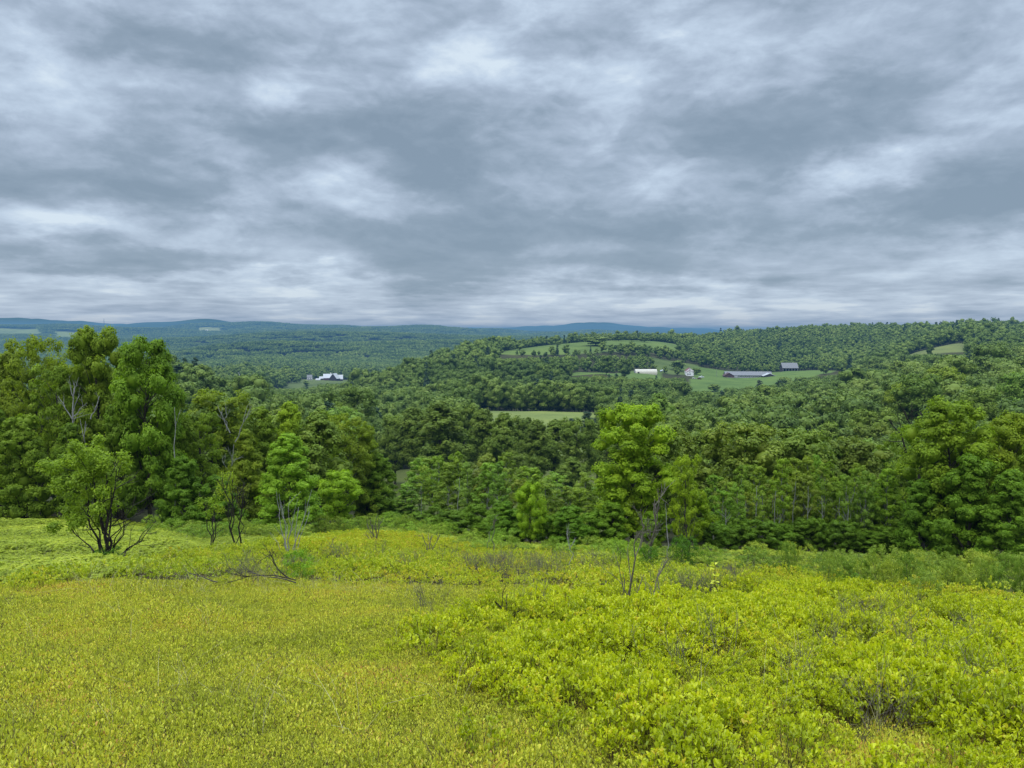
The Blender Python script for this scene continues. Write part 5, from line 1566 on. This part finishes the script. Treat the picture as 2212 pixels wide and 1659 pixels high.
# broad cloud masses at their place in the sky, their outline broken up by a warp
wn = noise(D1, 2.2, 5, .6, 0, (3.1, 1.7, 0))
wv = nt.nodes.new('ShaderNodeVectorMath'); wv.operation = 'MULTIPLY_ADD'; L(wn.outputs['Color'], wv.inputs[0]); wv.inputs[1].default_value = (.24, .12, 0); wv.inputs[2].default_value = (-.12, -.06, 0)
aw = nt.nodes.new('ShaderNodeVectorMath'); aw.operation = 'ADD'; L(ae.outputs[0], aw.inputs[0]); L(wv.outputs[0], aw.inputs[1])
MASSES = [  # survey x, y, half width, half height (px), weight: dark > 0
    (400, 90, 170, 70, .8), (880, 300, 210, 70, 1.1), (600, 300, 190, 45, .6), (250, 395, 330, 45, .9), (1240, 230, 80, 70, .6), (1110, 390, 180, 60, .7), (1000, 520, 420, 52, 1.1),
    (1620, 320, 130, 75, 1.0), (1950, 110, 240, 100, .8), (1300, 60, 200, 50, .4), (1900, 250, 150, 55, .5), (1850, 440, 330, 45, 1.0), (2140, 390, 140, 60, .7), (1400, 480, 250, 55, .6), (60, 240, 130, 50, .5), (60, 540, 150, 30, .4), (300, 560, 260, 28, .4),
    (1300, 590, 500, 24, .5), (110, 470, 170, 30, -.8), (420, 515, 140, 20, -.7), (1880, 335, 140, 45, -1.1), (2150, 190, 90, 60, -.8), (1150, 150, 260, 50, -.6), (720, 40, 160, 50, -.7), (560, 200, 190, 36, -.7), (60, 150, 80, 60, -.7),
    (800, 430, 190, 30, -.7), (2080, 545, 180, 28, -.7), (420, 605, 380, 18, -.8), (1600, 640, 600, 22, -.5), (1400, 330, 80, 50, -.4), (520, 330, 60, 20, -.3)]
tot = None
for (mx0, my0, sx, sy, wgt) in MASSES:
    u, T = ray(mx0, my0); a0 = math.atan(u); e0 = math.atan(-T / math.sqrt(1 + u * u))
    v1 = nt.nodes.new('ShaderNodeVectorMath'); v1.operation = 'SUBTRACT'; L(aw.outputs[0], v1.inputs[0]); v1.inputs[1].default_value = (a0, e0, 0)
    v2 = nt.nodes.new('ShaderNodeVectorMath'); v2.operation = 'MULTIPLY'; L(v1.outputs[0], v2.inputs[0]); v2.inputs[1].default_value = (FPX / (sx * OV), FPX / (sy * OV), 0)
    v3 = nt.nodes.new('ShaderNodeVectorMath'); v3.operation = 'DOT_PRODUCT'; L(v2.outputs[0], v3.inputs[0]); L(v2.outputs[0], v3.inputs[1])
    e = mth('EXPONENT', mth('MULTIPLY', v3.outputs['Value'], -.7))
    tot = mth('MULTIPLY', e, wgt) if tot is None else mth('MULTIPLY_ADD', e, wgt, tot)
OA, OB, OC = (0, 4.0, 1.5), (7, 2, 3), (2, 9, 5)


def billow(up=0.0):
    """rounded cloud lumps of a few degrees, a little wider than high"""
    m = nt.nodes.new('ShaderNodeVectorMath'); m.operation = 'MULTIPLY_ADD'; L(ae.outputs[0], m.inputs[0]); m.inputs[1].default_value = (1.0, 2.1, 1.0); m.inputs[2].default_value = (0, up * 2.1, 0)
    return m.outputs[0]


fA = noise(D1, 1.5, 5, .52, .1, OA).outputs['Fac']
fB = noise(billow(), 6.5, 7, .57, .25, OB).outputs['Fac']; fBu = noise(billow(.016), 6.5, 7, .57, .25, OB).outputs['Fac']
fC = noise(D2, 1.5, 6, .55, .15, OC).outputs['Fac']; fCu = noise(D2u, 1.5, 6, .55, .15, OC).outputs['Fac']
low = mth('SUBTRACT', 1.0, smooth(dz, .03, .14))          # small far clouds in rows over the horizon
hi = mth('SUBTRACT', 1.0, mth('MULTIPLY', low, .7))
v = mth('MULTIPLY_ADD', tot, .39, .40)
v = mth('MULTIPLY_ADD', mth('SUBTRACT', fA, .5), .40, v)
lump = mth('MULTIPLY_ADD', mth('SUBTRACT', smooth(fB, .41, .60), .5), .27, mth('MULTIPLY', mth('SUBTRACT', fB, .5), .55))
v = mth('MULTIPLY_ADD', lump, hi, v)
fD = noise(billow(), 15.0, 5, .56, .35, OC).outputs['Fac']; fDu = noise(billow(.009), 15.0, 5, .56, .35, OC).outputs['Fac']
fine = mth('MULTIPLY_ADD', mth('SUBTRACT', fD, .5), .26, mth('MULTIPLY', mth('SUBTRACT', fDu, fD), .75))
v = mth('MULTIPLY_ADD', fine, hi, v)
v = mth('MULTIPLY_ADD', mth('MULTIPLY', mth('SUBTRACT', fC, .5), low), 1.8, v)
# grey bases and lit upper edges
v = mth('MULTIPLY_ADD', mth('MULTIPLY', mth('SUBTRACT', fBu, fB), hi), 1.1, v)
v = mth('MULTIPLY_ADD', mth('MULTIPLY', mth('SUBTRACT', fCu, fC), low), 1.6, v)
v = mth('MULTIPLY_ADD', mth('SUBTRACT', 1.0, smooth(dz, .0, .05)), -.16, v)
cr = ramp(nt, [(0.0, (.74, .86, .97)), (.20, (.58, .70, .85)), (.46, (.43, .525, .655)), (.74, (.30, .385, .485)), (1.0, (.245, .325, .415))])
L(v, cr.inputs[0])
# pale gaps of clear sky near the zenith side mix in a little of the physical sky
mix = N(nt, 'ShaderNodeMix', data_type='RGBA'); mix.inputs[0].default_value = .90
sk = nt.nodes.new('ShaderNodeVectorMath'); sk.operation = 'SCALE'; L(sky.outputs[0], sk.inputs[0]); sk.inputs['Scale'].default_value = .10
L(sk.outputs[0], mix.inputs[6]); L(cr.outputs[0], mix.inputs[7])
# an overcast sky is brightest overhead
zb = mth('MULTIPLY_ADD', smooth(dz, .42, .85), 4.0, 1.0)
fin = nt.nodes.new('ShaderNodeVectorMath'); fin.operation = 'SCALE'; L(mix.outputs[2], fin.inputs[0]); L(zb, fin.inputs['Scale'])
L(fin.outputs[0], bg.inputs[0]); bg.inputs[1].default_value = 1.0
W.cycles.sampling_method = 'MANUAL'; W.cycles.sample_map_resolution = 256
sl = bpy.data.lights.new('sun', 'SUN'); sl.energy = 1.5; sl.angle = R_(30); sl.color = (1.0, .97, .92)
so = bpy.data.objects.new('sun', sl); COL.objects.link(so)
sd = Vector((math.sin(SUN_AZ) * math.cos(SUN_EL), math.cos(SUN_AZ) * math.cos(SUN_EL), math.sin(SUN_EL)))
so.rotation_euler = sd.to_track_quat('Z', 'Y').to_euler()

# ---------------------------------------------------------------- camera and render settings
cam = bpy.data.cameras.new('camera'); co = bpy.data.objects.new('camera', cam); COL.objects.link(co)
cam.sensor_fit = 'HORIZONTAL'; cam.sensor_width = 36.0; cam.lens = 27.0
cam.clip_start = .05; cam.clip_end = 80000
co.location = (0, 0, EYE); co.rotation_euler = (math.pi / 2 - TH, 0, 0)
SC.camera = co
SC.view_settings.view_transform = 'Standard'; SC.view_settings.look = 'None'; SC.view_settings.exposure = 0; SC.view_settings.gamma = 1
SC.render.film_transparent = False
cy = SC.cycles
cy.max_bounces = 5; cy.diffuse_bounces = 3; cy.glossy_bounces = 1; cy.transmission_bounces = 3; cy.transparent_max_bounces = 8; cy.volume_bounces = 0
cy.caustics_reflective = False; cy.caustics_refractive = False
cy.use_denoising = True; cy.denoiser = 'OPENIMAGEDENOISE'; cy.denoising_input_passes = 'RGB_ALBEDO_NORMAL'; cy.denoising_prefilter = 'ACCURATE'
